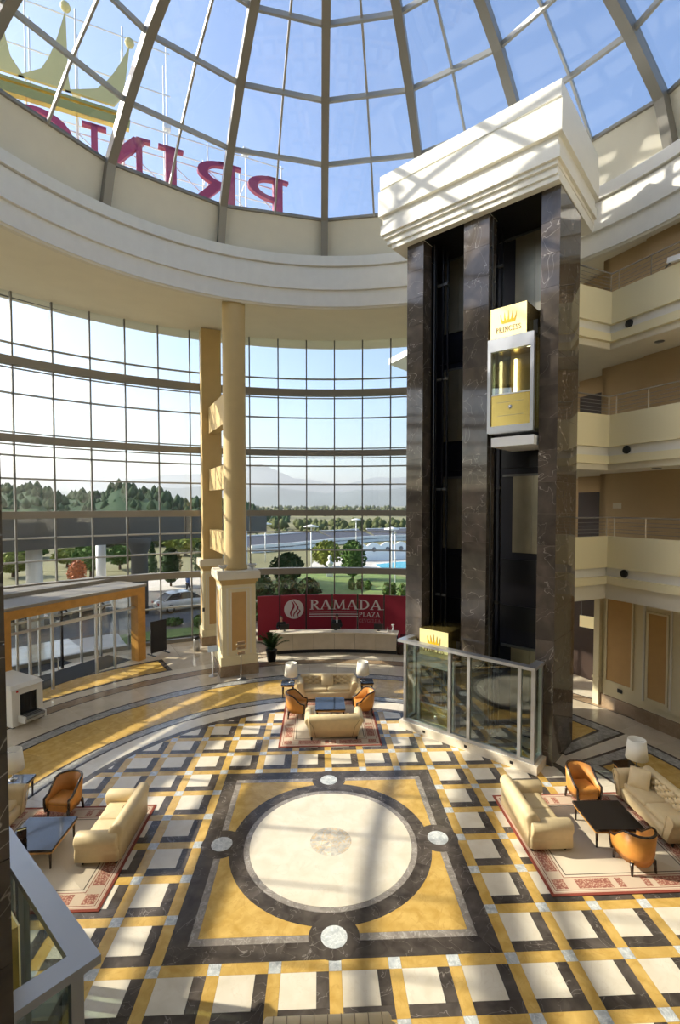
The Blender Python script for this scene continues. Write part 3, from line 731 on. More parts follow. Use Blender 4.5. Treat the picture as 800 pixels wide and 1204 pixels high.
def car(label, s0, z, hb, light=True):
    """hb: height of the bottom of the frame above z; the cab of the upper lift hangs free, the lower one stands in its pit"""
    th = Matrix.Rotation(SRZ,3,'Z'); p = Vector(F0)+th@Vector((s0,0,0))
    C = thing('lift_car', label, 'lift', (p.x,p.y,z), SRZ, 'lift cars')
    H = 2.84; W_ = 1.40
    bx('floor_pan',.04,W_-.04,-.2,1.45,hb-.02,hb+.1,M['steel'],C)
    if hb < .05: bx('skirt',.14,W_+.03,-.24,1.40,-.42,-.14,M['whitepaint'],C)
    for x in (0,W_-.10): bx('frame_post',x,x+.10,-.25,-.12,hb,H,M['alu'],C)
    bx('frame_head',.10,W_-.10,-.25,-.12,H-.38,H,M['alu'],C); bx('frame_foot',.10,W_-.10,-.25,-.12,hb,hb+.2,M['alu'],C)
    for x in (0.02,W_-.08): bx('corner_post',x,x+.06,1.38,1.45,hb,H,M['gold'],C)
    bx('mid_rail',.10,W_-.10,-.22,-.16,1.13,1.17,M['steel'],C)
    bx('front_pane',.10,W_-.10,-.195,-.185,1.17,H-.38,M['clearglass'],C)
    bx('lower_panel',.10,W_-.10,-.20,-.18,hb+.2,1.13,M['gold'],C)
    em = MB(); em.lathe([(.0,0),(.06,0),(.06,.012),(.0,.012)],16); em.tf(Matrix.Translation((.7,-.2,.75))@Matrix.Rotation(pi/2,4,'X')); obj('round_emblem',em,M['steel'],C)
    for z_ in (.9,.5): 
        if z_ > hb+.2: bx('etched_line',.3,1.1,-.204,-.20,z_,z_+.012,M['bronze'],C)
    bx('side_pane',.005,.015,-.12,1.38,hb,H,M['clearglass'],C); bx('side_pane',W_-.015,W_-.005,-.12,1.38,hb,H,M['clearglass'],C)
    bx('rear_wall',.04,W_-.04,1.40,1.45,hb,H,mat('cab_wall_bronze',(.34,.26,.12),.55,.5),C); bx('cab_ceiling',.02,W_-.02,-.12,1.45,H-.10,H,M['gold'],C)
    if light:
        l = bx('light_strip',.22,.30,1.30,1.36,hb+.25,H-.25,mat('lift_light',(1,.9,.6),emit=(1,.78,.38),es=6.),C)
        d = MB(); d.lathe([(.0,0),(.12,0),(.12,.02),(.0,.02)],16); d.tf(Matrix.Translation((.95,.6,H-.13))); obj('ceiling_lamp',d,mat('lift_lamp',(1,.9,.6),emit=(1,.8,.45),es=6.),C)
    # illuminated sign box on the roof
    sg = bx('roof_sign_box',.09,1.18,-.24,1.2,H,H+.90,M['gold'],C)
    fp = bx('sign_face',.09,1.18,-.256,-.24,H,H+.90,mat('sign_face_gold',(.90,.78,.38),.35,emit=(1,.84,.40),es=.6 if light else .05),sg)
    cr = MB()
    for P in crownpoly(.50,.36): vprism(cr,[(.64+x,H+.40+z_) for x,z_ in P],-.272,-.256)
    vprism(cr,[(.44,H+.40),(.84,H+.40),(.86,H+.47),(.42,H+.47)],-.274,-.256)
    obj('crown_emblem',cr,mat('crown_yellow',(.85,.52,.01),.4),sg)
    tx = MB()
    for c, b in text('PRINCESS',.15,.78,H+.15,.012,.25): b.tf(Matrix.Translation((0,-.256,0))); tx.add(b.v,b.f)
    obj('sign_lettering',tx,mat('sign_letter_brown',(.18,.09,.02),.5),sg)
    for y in (.3,1.0): bx('roof_bar',.12,1.30,y,y+.05,H,H+.5,M['mullion'],C)
    return C
car('gold topped glass lift car with a lit sign, halfway up the shaft', -2.0, 9.87, 0.0)
car('lower gold topped lift car standing at the foot of the shaft behind glass', -4.45, -.30, .34, False)
NS = Vector((-.07,-.30,0)); NP = (-F0[0]+NS.x, -F0[1]+NS.y, 0)
sh2 = dup(SHAFT, NP, SRZ+pi, 'dark marble lift shaft cut off by the left edge of the view', 'lift shafts')
en2 = dup(ENC, NP, SRZ+pi, 'silver framed glass lift screen in the bottom left corner, nearest the viewer', 'glass lift enclosures')
SHAFT['label'] = 'tall dark marble lift shaft with stepped ivory cornice, right of centre'
ENC['label'] = 'silver framed glass screen on a stone plinth around the foot of the right-hand lift shaft'
F0s, SRZs = F0, SRZ; F0, SRZ = NP, SRZ+pi
car('gold lift car behind the glass screen in the bottom left corner', -4.45, -.30, .34, False)
F0, SRZ = F0s, SRZs

# ------------------------------------------------------------------ round column, pilaster
CR = radians(21)
K = thing('round_column','tall ochre round column on a square panelled pedestal','column',(-4.15,11.78,0),CR)
def pedestal(K, w, d, ztop):
    bx('base_slab',-w/2-.04,w/2+.04,-d/2-.04,d/2+.04,0,.48,M['brown'],K); bx('base_step',-w/2,w/2,-d/2,d/2,.48,.86,M['moulding'],K)
    b_ = bx('pedestal_body',-w/2+.07,w/2-.07,-d/2+.07,d/2-.07,.86,ztop-.62,M['moulding'],K)
    for q in range(4):
        m = Matrix.Rotation(q*pi/2,4,'Z'); dd = d if q%2==0 else w; ww = w if q%2==0 else d; y = -dd/2+.07
        p = MB(); p.box(-.2*ww,.2*ww,y-.02,y,1.15,ztop-.95); p.tf(m); obj('ochre_panel',p,M['ochre2'],K)
        for x0,x1,z0,z1 in ((-.34*ww,-.29*ww,.95,ztop-.74),(.29*ww,.34*ww,.95,ztop-.74),(-.29*ww,.29*ww,ztop-.80,ztop-.74),(-.23*ww,-.2*ww,1.1,ztop-.9),(.2*ww,.23*ww,1.1,ztop-.9)):
            f = MB(); f.box(x0,x1,y-.035,y,z0,z1); f.tf(m); obj('panel_moulding',f,M['warm'],K)
    for k,(e,z0,z1,mm_) in enumerate(((.0,ztop-.62,ztop-.5,'ochre'),(.08,ztop-.5,ztop-.36,'ochre'),(.17,ztop-.36,ztop-.06,'warm'),(.14,ztop-.06,ztop,'warm'))):
        bx('pedestal_cap',-w/2-e+.05,w/2+e-.05,-d/2-e+.05,d/2+e-.05,z0,z1,M[mm_],K)
pedestal(K,1.66,1.66,4.72)
c = MB(); c.lathe([(.56,4.72),(.56,4.86),(.515,4.95),(.515,16.55),(.515,16.86)],40); obj('column_shaft',c,M['ochre'],K)
for sx in (-1,1):
    s = MB(); s.lathe([(.03,4.72),(.03,4.80),(.16,4.88),(.20,4.98),(.18,4.99),(.14,4.9)],14,sx*.66,-.55); obj('uplight_bowl',s,M['steel'],K)
P_ = thing('square_pilaster','flat ochre pier on a panelled base, behind the round column against the glass','pier',(-6.25,16.45,0),CR)
pedestal(P_,1.25,1.25,4.72); bx('pier_shaft',-.52,.52,-.4,.4,4.72,17.2,M['ochre'],P_)
for z0,z1 in ((5.3,6.35),(8.45,9.6),(11.55,12.95)):
    b = MB(); v = [(-.22,.0,z0),(.22,0,z0),(.22,0,z1-.1),(-.22,0,z1-.1)]
    b.box(-.20,.24,-4.2,-.4,z0,z1); o = obj('tie_beam',b,M['ochre'],P_)
    o.rotation_euler = (0,0,radians(2.5)); 
b = bx('wall_socket',-.62,-.5,-.64,-.62,1.9,2.1,M['black'],P_)

# ------------------------------------------------------------------ entrance vestibule
VZ = atan2(.8697,.4936)
D_ = struct('door_1',(lambda b: b.box(5.99,6.45,-.12,.38,0,3.62))(MB()),M['orangewood']); D_.location = (-12.2,8.0,0); D_.rotation_euler = (0,0,VZ)
bx('door_post',-.3,.14,-.12,.38,0,3.62,M['orangewood'],D_); bx('door_head',.14,5.99,-.12,.38,3.27,3.62,M['orangewood'],D_)
bx('canopy_slab',-.5,6.6,-.06,3.6,3.62,3.74,M['taupe'],D_); bx('canopy_upstand',-.5,6.6,2.1,3.6,3.74,3.9,M['taupe'],D_)
for x in (.95,1.86,3.88,4.84): bx('mullion',x-.045,x+.045,.05,.15,0,3.27,M['alu'],D_)
bx('transom',.14,1.86,.05,.15,2.62,2.72,M['alu'],D_); bx('transom',1.86,3.88,.05,.15,2.60,2.74,M['alu'],D_); bx('transom',3.88,5.99,.05,.15,2.62,2.72,M['alu'],D_)
for a,b_ in ((.14,.905),(.995,1.815),(3.925,4.795),(4.885,5.99)): bx('door_pane',a,b_,.095,.105,.02,2.62,M['doorglass'],D_)
for a,b_ in ((.14,.905),(.995,1.815),(1.905,3.835),(3.925,4.795),(4.885,5.99)): bx('over_pane',a,b_,.095,.105,2.74,3.27,M['doorglass'],D_)
for x in (.6,1.66,2.61,3.66,4.64,5.7): bx('inner_mullion',x-.04,x+.04,2.2,2.3,0,3.6,M['alu'] if x != 3.66 else M['black'],D_)
bx('inner_transom',.2,6.3,2.2,2.3,2.5,2.6,M['alu'],D_)
for a,b_ in ((.64,1.62),(1.70,2.57),(2.65,3.62),(3.70,4.60),(4.68,5.66)): bx('inner_pane',a,b_,2.245,2.255,.02,2.5,M['doorglass'],D_)
bx('side_pane',6.2,6.21,.38,2.2,.02,3.6,M['doorglass'],D_); bx('side_pane',.0,.01,.38,2.2,.02,3.6,M['doorglass'],D_)
for x in (2.0,3.7): 
    h_ = MB(); h_.tube([(x,.02,.75),(x,-.04,.78),(x,-.04,1.25),(x,.02,1.28)],.018,6); obj('door_handle',h_,M['steel'],D_)
dm = bx('door_mat',.2,6.0,.4,2.1,0,.012,M['blackrub'],None); dm.location=(-12.2,8,0); dm.rotation_euler=(0,0,VZ); tag(dm,'wide dark entrance mat lying between the two rows of glass doors','mat')
dm = bx('outdoor_mat',2.2,4.4,2.6,4.0,0,.012,M['blackrub'],None); dm.location=(-12.2,8,0); dm.rotation_euler=(0,0,VZ); tag(dm,'dark mat outside the inner glass doors, in the sun','mat')

# ------------------------------------------------------------------ reception counter, board and sign
RC = thing('reception_counter','long curved reception counter faced in beige stone, under the crimson board','counter',pol(14.2,2,0))
for k in range(6):
    a0 = -10.9+k*4.33; b = MB(); b.arc(0,0,14.15,14.3,.2,1.02,a0+.02,a0+4.31,4); obj('stone_front',b,M['beige'],RC,local=False)
b = MB(); b.arc(0,0,14.22,14.75,0,.2,-10.9,15.1,20); obj('dark_toe_kick',b,M['blackrub'],RC,local=False)
b = MB(); b.arc(0,0,14.08,14.85,1.02,1.09,-11.1,15.3,24); obj('counter_top',b,M['cream'],RC,local=False)
b = MB(); b.arc(0,0,14.6,14.85,.2,1.02,-10.9,15.1,20); obj('counter_back',b,M['wood'],RC,local=False)
b = MB(); b.arc(0,0,14.2,16.2,0,.55,15.2,19.5,4); tag(obj('low_partition',b,M['wood']),'low dark wooden partition at the right end of the reception counter','partition')
RB = thing('sign_board','crimson board with white hotel name behind the reception counter','sign',pol(17.05,1.5,0))
azs = [-12.9,-8.5,-3.45,1.64,6.55,11.7,16.2]
for k in range(6):
    b = MB(); b.arc(0,0,17.0,17.06,0,2.52,azs[k]+.14,azs[k+1]-.14,6); obj('board_panel',b,M['red'],RB,local=False)
for a in azs[1:-1]:
    b = MB(); b.arc(0,0,17.0,17.08,0,2.54,a-.12,a+.12,1); obj('board_post',b,M['blackrub'],RB,local=False)
def onboard(b, az0):
    r = []
    for x,y,z in b.v:
        a = radians(az0)+x/17.0; rr = 16.995+y; r.append((rr*sin(a),rr*cos(a),z))
    b.v = r; return b
WT = mat('white_sign_letters',(.80,.74,.74),.5)
for s,hh,w,z0,a in (('RAMADA',.56,4.20,1.67,-2.86),('PLAZA',.29,1.25,1.235,6.75),('GEVGELIJA',.20,1.28,.92,6.75)):
    for c_, b in text(s,hh,w,z0,.02): obj('letter',onboard(b,a),WT if hh > .25 else mat('dim_sign_letters',(.50,.22,.26),.5),RB,local=False)
b = MB(); vprism(b,[(0,0),(.05,0),(.05,.05),(0,.05)],0,-.02); b.v=[(x,y,z+1.67) for x,y,z in b.v]; obj('letter_dot',onboard(b,11.45),WT,RB,local=False)
for z in (1.50,1.375,1.25):
    b = MB()
    for k in range(12): b.box(k*.234,(k+1)*.234,-.012,0,z,z+.045)
    obj('sign_rule',onboard(b,-2.86),WT,RB,local=False)
b = MB(); P = [(.56*cos(2*pi*k/40),1.72+.56*sin(2*pi*k/40)) for k in range(40)]; vprism(b,P,0,-.02); obj('round_logo',onboard(b,-5.8),WT,RB,local=False)
b = MB()
def wave(x0, amp, z0, z1, w, ph):
    n = 14
    for k in range(n):
        q = []
        for t in (k/n,(k+1)/n):
            q.append((x0+amp*sin(ph+t*2*pi), z0+(z1-z0)*t))
        ww = w*(.4+.6*sin(pi*(k+.5)/n)); (xa,za),(xb,zb) = q
        vprism(b,[(xa-ww/2,za),(xa+ww/2,za),(xb+ww/2,zb),(xb-ww/2,zb)],-.02,-.032)
wave(-.10,.09,1.30,2.18,.12,3.5); wave(.10,-.12,1.30,2.2,.10,1.2); wave(.27,.07,1.28,1.72,.10,3.2)
obj('logo_swirl',onboard(b,-5.8),M['red'],RB,local=False)

# ------------------------------------------------------------------ small lobby things
st = thing('sign_stand','slim silver sign stand with a tilted plaque left of the round column','sign',(-5.05,10.95,0),radians(20))
b = MB(); b.lathe([(.18,0),(.18,.02),(.03,.04),(.03,1.15)],16); obj('stem',b,M['steel'],st)
b = MB(); b.box(-.22,.22,-.012,.012,-.15,.15); b.tf(Matrix.Translation((0,-.05,1.25))@Matrix.Rotation(radians(-40),4,'X')); obj('plaque',b,mat('pale_plaque',(.62,.70,.76),.25),st)
rk = thing('brochure_stand','thin wire brochure stand in front of the column pedestal','stand',(-3.72,10.55,0),radians(20))
b = MB(); b.lathe([(.22,0),(.22,.02),(.02,.04),(.02,1.1)],16); obj('stem',b,M['mullion'],rk)
for z in (1.1,1.35,1.55):
    b = MB(); b.tube([(.2*cos(t*pi/6),.12*sin(t*pi/6),z) for t in range(13)],.012,5); obj('wire_tray',b,M['bronze'],rk)
    b = MB(); b.box(-.16,.16,-.06,.0,z,z+.12); obj('leaflets',b,M['brown'],rk)
wb_ = thing('waste_bin','round steel waste bin beside the pier, under the window','bin',(-6.75,14.9,0))
b = MB(); b.lathe([(.17,0),(.17,.6),(.15,.62)],20); obj('body',b,M['steel'],wb_)
b = MB(); b.lathe([(.16,.62),(.14,.72),(.05,.75),(0,.75)],20); obj('lid',b,M['blackrub'],wb_)
bd = thing('display_board','black upright display board beside the orange door frame','board',(-8.55,14.35,0),radians(52))
bx('panel',-.45,.45,-.03,.03,.12,1.75,M['black'],bd)
for x in (-.4,.4): bx('foot',x-.03,x+.03,-.35,.35,0,.05,M['black'],bd); bx('strut',x-.02,x+.02,-.02,.02,.05,.3,M['black'],bd)
# baggage scanner
XS = thing('baggage_scanner','ivory baggage x-ray scanner with a black tunnel, left of the entrance doors','scanner',(-10.72,6.0,0),atan2(.88,.47))
# local x along the tunnel mouth, local y into the machine
prof = [(0,0),(1.0,0),(1.0,1.30),(0,1.30)]
bx('cabinet_side',-.05,.22,0,1.7,.05,1.34,M['plastic'],XS); bx('cabinet_side',.82,1.02,0,1.7,.05,1.34,M['plastic'],XS)
bx('cabinet_top',.22,.82,0,1.7,1.12,1.34,M['plastic'],XS); bx('cabinet_base',.22,.82,0,1.7,.05,.36,M['plastic'],XS)
b = MB(); b.add([(-.1,-.04,1.34),(1.06,-.04,1.34),(1.06,1.75,1.34),(-.1,1.75,1.34),(-.02,.1,1.46),(.98,.1,1.46),(.98,1.7,1.50),(-.02,1.7,1.50)],[(0,3,2,1),(4,5,6,7),(0,1,5,4),(1,2,6,5),(2,3,7,6),(3,0,4,7)]); obj('hood',b,M['plastic'],XS)
bx('tunnel',.225,.815,.12,1.6,.37,1.11,M['black'],XS)
for k in range(5): bx('lead_curtain',.23+k*.118,.23+k*.118+.11,.06,.08,.42,1.1,M['blackrub'],XS)
bx('conveyor',.2,.84,-.35,.1,.30,.40,M['blackrub'],XS)
for k in range(3):
    b = MB(); b.tube([(.2,-.35+k*.12,.36),(.84,-.35+k*.12,.36)],.05,10); obj('roller',b,M['mullion'],XS)
bx('conveyor_side',.14,.2,-.38,0,.2,.42,M['plastic'],XS); bx('conveyor_side',.84,.9,-.38,0,.2,.42,M['plastic'],XS)
for x in (.03,.95):
    for y in (.1,1.6): bx('foot',x-.05,x+.05,y-.05,y+.05,0,.05,M['black'],XS)
bx('side_button',-.07,-.05,.5,.62,.5,.62,M['black'],XS); bx('red_button',.10,.16,-.02,0,1.22,1.28,mat('red_button',(.6,.03,.02)),XS)
# ------------------------------------------------------------------ seating
def legs(parent, pts, h, r0=.025, r1=.018, m=None, name='leg', z0=0.):
    for x, y in pts:
        b = MB(); b.lathe([(r1,z0),(r0,h)],10); o = obj(name,b,m or M['wood'],parent); o.location = (x,y,0)
def roll(cx, cz, r, a0, a1, n=9): return [(cx+r*cos(radians(a0+(a1-a0)*k/n)), cz+r*sin(radians(a0+(a1-a0)*k/n))) for k in range(n+1)]
def sofa(label, loc, rz, w, d, kind, group):
    T = thing('sofa', label, 'sofa', loc, rz, group); L = M['creamleather']; hw, hd = w/2, d/2
    b = MB(); b.rbox(0,.02,.21,w-.14,d-.12,.26,.04); obj('base',b,L,T)
    if kind == 'plain':
        ah, bh, ar, br = .52, .71, .17, .145
    else: ah, bh, ar, br = .62, .70, .135, .135
    for s in (-1,1):
        pr = [(s*(hw-.27),.09),(s*(hw-.06),.09),(s*(hw-.075),.34)]
        pr += [(s*x,z) for x,z in roll(hw-ar-.005,ah,ar,-35,205)] + [(s*(hw-.27),ah-.14)]
        b = MB(); b.sweep(pr,'y',-hd+.10,hd-.02,.035); arm = obj('arm',b,L,T)
        if kind != 'plain':
            b = MB(); b.tube([(s*(hw-.27),hd-.01,.12),(s*(hw-.26),hd-.005,ah-.12)]+[(s*x,hd-.005,z) for x,z in roll(hw-ar-.005,ah,ar*.9,205,-35)]+[(s*(hw-.08),hd-.01,.12)],.012,6); obj('piping',b,L,arm)
    pb = [(-hd+.24,.09),(-hd+.05,.09),(-hd+.045,.42)] + roll(-hd+br+.0,bh,br,200,-20)[0:] + [(-hd+.27,bh-.18)]
    if kind == 'plain': pb = [(-hd+.40,.09),(-hd+.05,.09),(-hd+.045,.42)] + roll(-hd+br,bh,br,200,20) + [(-hd+.335,bh-.02),(-hd+.385,.55),(-hd+.40,.44)]
    b = MB(); b.sweep(pb,'x',-hw+.12,hw-.12,.04); bk = obj('backrest',b,L,T)
    iw = w-.56
    if kind == 'plain':
        b = MB(); b.tube([(0,-hd+.40,.47),(0,-hd+.388,.55),(0,-hd+.338,bh-.02),(0,-hd+.30,bh+.05),(0,-hd+.2,bh+br-.01)],.007,6); obj('back_seam',b,M['brown'],bk)
    else:
        nx, nz = 98, 22; v = []; f = []
        for j in range(nz+1):
            for i in range(nx+1):
                u, t = i/nx, j/nz; x = (u-.5)*(iw+.10); z = .40+t*.40
                q = abs(cos(pi*(u*7+t*2.5)))*abs(cos(pi*(u*7-t*2.5)))
                y = -hd+.27-.03*t + .075*(q**.5) + (abs(u-.5)*2)**3*.05
                v.append((x,y,z))
        for j in range(nz):
            for i in range(nx): a = j*(nx+1)+i; f.append((a,a+1,a+nx+2,a+nx+1))
        b = MB(); b.add(v,f,0,True); tu = obj('tufted_back',b,L,T)
        bt = MB()
        for j in range(1,5):
            for i in range(8):
                u = (i+(.5 if j%2==0 else 0))/7; t = .2*j; x = (u-.5)*(iw+.10)
                if u > .99 or u < .01: continue
                bt.lathe([(0,-.012),(.017,-.005),(.017,.005),(0,.012)],8); n = 4*8
                for q in range(len(bt.v)-n,len(bt.v)): px,py,pz = bt.v[q]; bt.v[q] = (px+x, pz-hd+.275-.03*t+.02, py+.40+t*.40)
        obj('button',bt,M['bronze'],tu)
    for k in range(2):
        b = MB(); b.rbox(-iw/4+k*iw/2,.05,.395,iw/2-.008,d-.34,.15,.045,.02); obj('seat_cushion',b,L,T)
    if kind != 'plain':
        for c in COL.objects:
            if c.type == 'MESH' and (c.parent == T or (c.parent and c.parent.parent == T)) and c.name.split('.')[0] in ('arm','backrest','piping','base'):
                for v_ in c.data.vertices:
                    k = 1-.17*(1-min(1,max(0,v_.co.z)/.62))**1.2; v_.co.x *= k
                    if v_.co.y < -hd+.3: v_.co.y += .10*(1-min(1,v_.co.z/.62))
        if kind == 'pleat':
            for k in range(9):
                x = -hw+.25+k*(w-.5)/8; b = MB(); b.tube([(x,-hd+br+(br+.001)*cos(radians(a)),bh+(br+.001)*sin(radians(a))) for a in range(-10,215,15)],.006,5); obj('pleat_crease_shade',b,M['brown'],bk)  # brown tubes draw the shaded creases between the pleats
        else:
            for s in (-1,1):
                b = MB(); b.tube([(s*(hw-.38),-hd+.13,.10),(s*(hw-.30),-hd+.045,.45),(s*(hw-.16),-hd+.0,bh)],.007,5); obj('back_seam',b,M['brown'],bk)
    legs(T,[(sx*(hw-.24 if kind != 'plain' else hw-.16)*sx*sx,sy*(hd-.16)) for sx in (-1,1) for sy in (-1,1)],.09,.035,.025,M['blackrub'],'foot')
    return T
def armchair(label, loc, rz, group):
    T = thing('armchair', label, 'armchair', loc, rz, group)
    P = [(-.345,.34),(-.352,.2),(-.358,.05)] + [(.36*cos(radians(a)), -.02+.36*sin(radians(a))) for a in range(190,351,16)] + [(.358,.05),(.352,.2),(.345,.34)]
    n = len(P); lo = []; 
    def top(i):
        x, y = P[i]; t = min(1,max(0,(.30-y)/.46)); t = t*t*(3-2*t); return .52+.33*t
    b = MB(); v = []
    for i,(x,y) in enumerate(P):
        k = .84; nx, ny = x/ max(hypot(x,y),.1), (y if y < 0 else 0)/max(hypot(x,y),.1)
        tz = top(i); lean = 1+.06*max(0,-y)/.36
        v += [(x*k,(y-.03)*k+.03,.20),(x*.95,y*.95,.36),(x*lean,y*lean,tz),(x*lean-.055*nx,y*lean-.055*ny,tz),(x*.95-.07*nx,y*.95-.07*ny,.40)]
    f = []
    for i in range(n-1):
        for q in range(5): f.append((i*5+q,(i+1)*5+q,(i+1)*5+(q+1)%5,i*5+(q+1)%5))
    f += [(0,1,2,3,4),tuple((n-1)*5+q for q in (4,3,2,1,0))]
    b.add(v,f,0,True); obj('shell',b,M['orangeleather'],T)
    e = []
    for i,(x,y) in enumerate(P):
        lean = 1+.06*max(0,-y)/.36; l = max(hypot(x,y),.1); e.append((x*lean-.027*x/l, y*lean-.027*(y if y<0 else 0)/l, top(i)+.008))
    e = [(-.30,.33,.20),(-.325,.345,.38)]+e+[(.325,.345,.38),(.30,.33,.20)]
    b = MB(); b.tube(e,.029,8); obj('wooden_trim',b,M['wood'],T)
    b = MB(); b.rbox(0,.04,.285,.52,.56,.17,.03); obj('seat_frame',b,M['orangeleather'],T)
    b = MB(); b.rbox(0,.06,.41,.54,.54,.11,.04,.02); obj('seat_cushion',b,M['orangeleather'],T)
    for sx,sy in ((-1,1),(1,1),(-1,-1),(1,-1)):
        b = MB(); x0,y0 = sx*.26, sy*.25+.03; x1,y1 = sx*.275, sy*.275+.02
        b.tube([(x1,y1,0),(x0,y0,.26)],[.024,.040],8); obj('leg',b,M['wood'],T)
    return T
def table(name, label, cat, loc, rz, sx, sy, h, group, rail=True):
    T = thing(name, label, cat, loc, rz, group); top = mat('black_lacquer_top',(.010,.009,.010),.06,coat=.5)
    b = MB(); b.box(-sx/2,sx/2,-sy/2,sy/2,h-.012,h); obj('glass_top',b,top,T)
    b = MB(); b.box(-sx/2-.004,sx/2+.004,-sy/2-.004,sy/2+.004,h-.05,h-.012); obj('table_top',b,M['wood'],T)
    if rail:
        for a0,a1,b0,b1 in ((-sx/2+.03,sx/2-.03,-sy/2+.012,-sy/2+.03),(-sx/2+.03,sx/2-.03,sy/2-.03,sy/2-.012)):
            bx('apron',a0,a1,b0,b1,h-.10,h-.05,M['orangewood'],T)
        for a0,a1 in ((-sx/2+.012,-sx/2+.03),(sx/2-.03,sx/2-.012)): bx('apron',a0,a1,-sy/2+.03,sy/2-.03,h-.10,h-.05,M['orangewood'],T)
    legs(T,[(i*(sx/2-.06),j*(sy/2-.06)) for i in (-1,1) for j in (-1,1)],h-.05,.032,.02)
    return T
def lamp(label, loc, group):
    T = thing('table_lamp', label, 'lamp', loc, 0, group)
    b = MB(); b.lathe([(.11,0),(.11,.015),(.02,.03)],20); obj('base',b,M['chrome'],T)
    b = MB(); b.lathe([(.012,.02),(.012,.62),(.0,.62)],10); obj('stem',b,M['chrome'],T)
    b = MB(); b.lathe([(.275,.27),(.222,.78),(.218,.78),(.271,.27)],28); v=b; o = obj('lamp_shade',b,M['shade'],T)
    b = MB(); b.tube([(-.2,0,.72),(.2,0,.72)],.005,5); obj('shade_ring',b,M['chrome'],T)
    return T
def rugmat(name, hx, hy):
    m, n, l, b = nm(name); tc = n.new('ShaderNodeTexCoord'); sp = n.new('ShaderNodeSeparateXYZ'); l.new(tc.outputs['Object'], sp.inputs[0])
    ax = math_(n,l,'ABSOLUTE',sp.outputs[0]); ay = math_(n,l,'ABSOLUTE',sp.outputs[1])
    dx = math_(n,l,'SUBTRACT',hx,ax); dy = math_(n,l,'SUBTRACT',hy,ay); d = math_(n,l,'MINIMUM',dx,dy)
    along = math_(n,l,'MAXIMUM',dx,dy)
    R1, C1, K1, P1 = (.24,.06,.04), (.62,.53,.40), (.12,.09,.07), (.55,.38,.28)
    base = ramp(n,[(0,R1),(.06,P1),(.10,C1),(.125,R1),(.14,(.56,.44,.32)),(.45,R1),(.465,C1),(.52,K1),(.545,C1)],'CONSTANT'); l.new(d, base.inputs[0])
    inb = math_(n,l,'MULTIPLY',math_(n,l,'GREATER_THAN',d,.17),math_(n,l,'LESS_THAN',d,.42))
    md = math_(n,l,'MODULO',math_(n,l,'ADD',along,1.05),1.35); blk = math_(n,l,'MAXIMUM',math_(n,l,'MULTIPLY',math_(n,l,'GREATER_THAN',md,.34),math_(n,l,'LESS_THAN',md,1.06)),math_(n,l,'MULTIPLY',math_(n,l,'GREATER_THAN',md,1.18),math_(n,l,'LESS_THAN',md,1.32)))
    blk = math_(n,l,'MULTIPLY',blk,math_(n,l,'GREATER_THAN',along,.45)); blk = math_(n,l,'MAXIMUM',blk,math_(n,l,'LESS_THAN',along,.42))
    vz = n.new('ShaderNodeTexVoronoi'); vz.inputs['Scale'].default_value = 26; l.new(tc.outputs['Object'], vz.inputs['Vector'])
    pr = ramp(n,[(0,(.58,.46,.34)),(.30,(.50,.32,.22)),(.48,(.38,.17,.12)),(.7,(.28,.11,.08))]); l.new(vz.outputs[0], pr.inputs[0])
    mx = n.new('ShaderNodeMix'); mx.data_type='RGBA'; l.new(math_(n,l,'MULTIPLY',inb,blk), mx.inputs[0]); l.new(base.outputs[0], mx.inputs[6]); l.new(pr.outputs[0], mx.inputs[7])
    nz = n.new('ShaderNodeTexNoise'); nz.inputs['Scale'].default_value = 40; l.new(tc.outputs['Object'], nz.inputs['Vector'])
    m2 = n.new('ShaderNodeMix'); m2.data_type='RGBA'; m2.blend_type='MULTIPLY'; m2.inputs[0].default_value=.35; l.new(mx.outputs[2], m2.inputs[6]); l.new(nz.outputs[1], m2.inputs[7])
    l.new(mx.outputs[2], b.inputs['Base Color']); b.inputs['Roughness'].default_value = .95; b.inputs['Specular IOR Level'].default_value = .1
    bp = n.new('ShaderNodeBump'); bp.inputs['Strength'].default_value=.3; bp.inputs['Distance'].default_value=.01; l.new(nz.outputs[0],bp.inputs['Height']); l.new(bp.outputs[0],b.inputs['Normal'])
    return m
def rug(label, x0,x1,y0,y1, group):
    b = MB(); hx, hy = (x1-x0)/2, (y1-y0)/2; b.rbox(0,0,.008,2*hx,2*hy,.014,.004)
    o = obj('rug', b, rugmat('rug_wool', hx, hy)); o.location = ((x0+x1)/2,(y0+y1)/2,0.001); return tag(o,label,'rug',group)
RUG = .0168
GS, GA, GT, GL_, GR_ = 'cream leather sofas', 'orange tub armchairs', 'dark low tables', 'white shaded table lamps', 'bordered rugs'
rug('cream rug with red border under the middle seating group, before the reception', -1.57,1.75,4.33,7.95, GR_)
rug('cream rug with red border under the right-hand seating group', 4.30,7.95,-1.78,1.55, GR_)
rug('cream rug with red border under the left-hand seating group', -7.95,-4.42,-1.76,1.52, GR_)
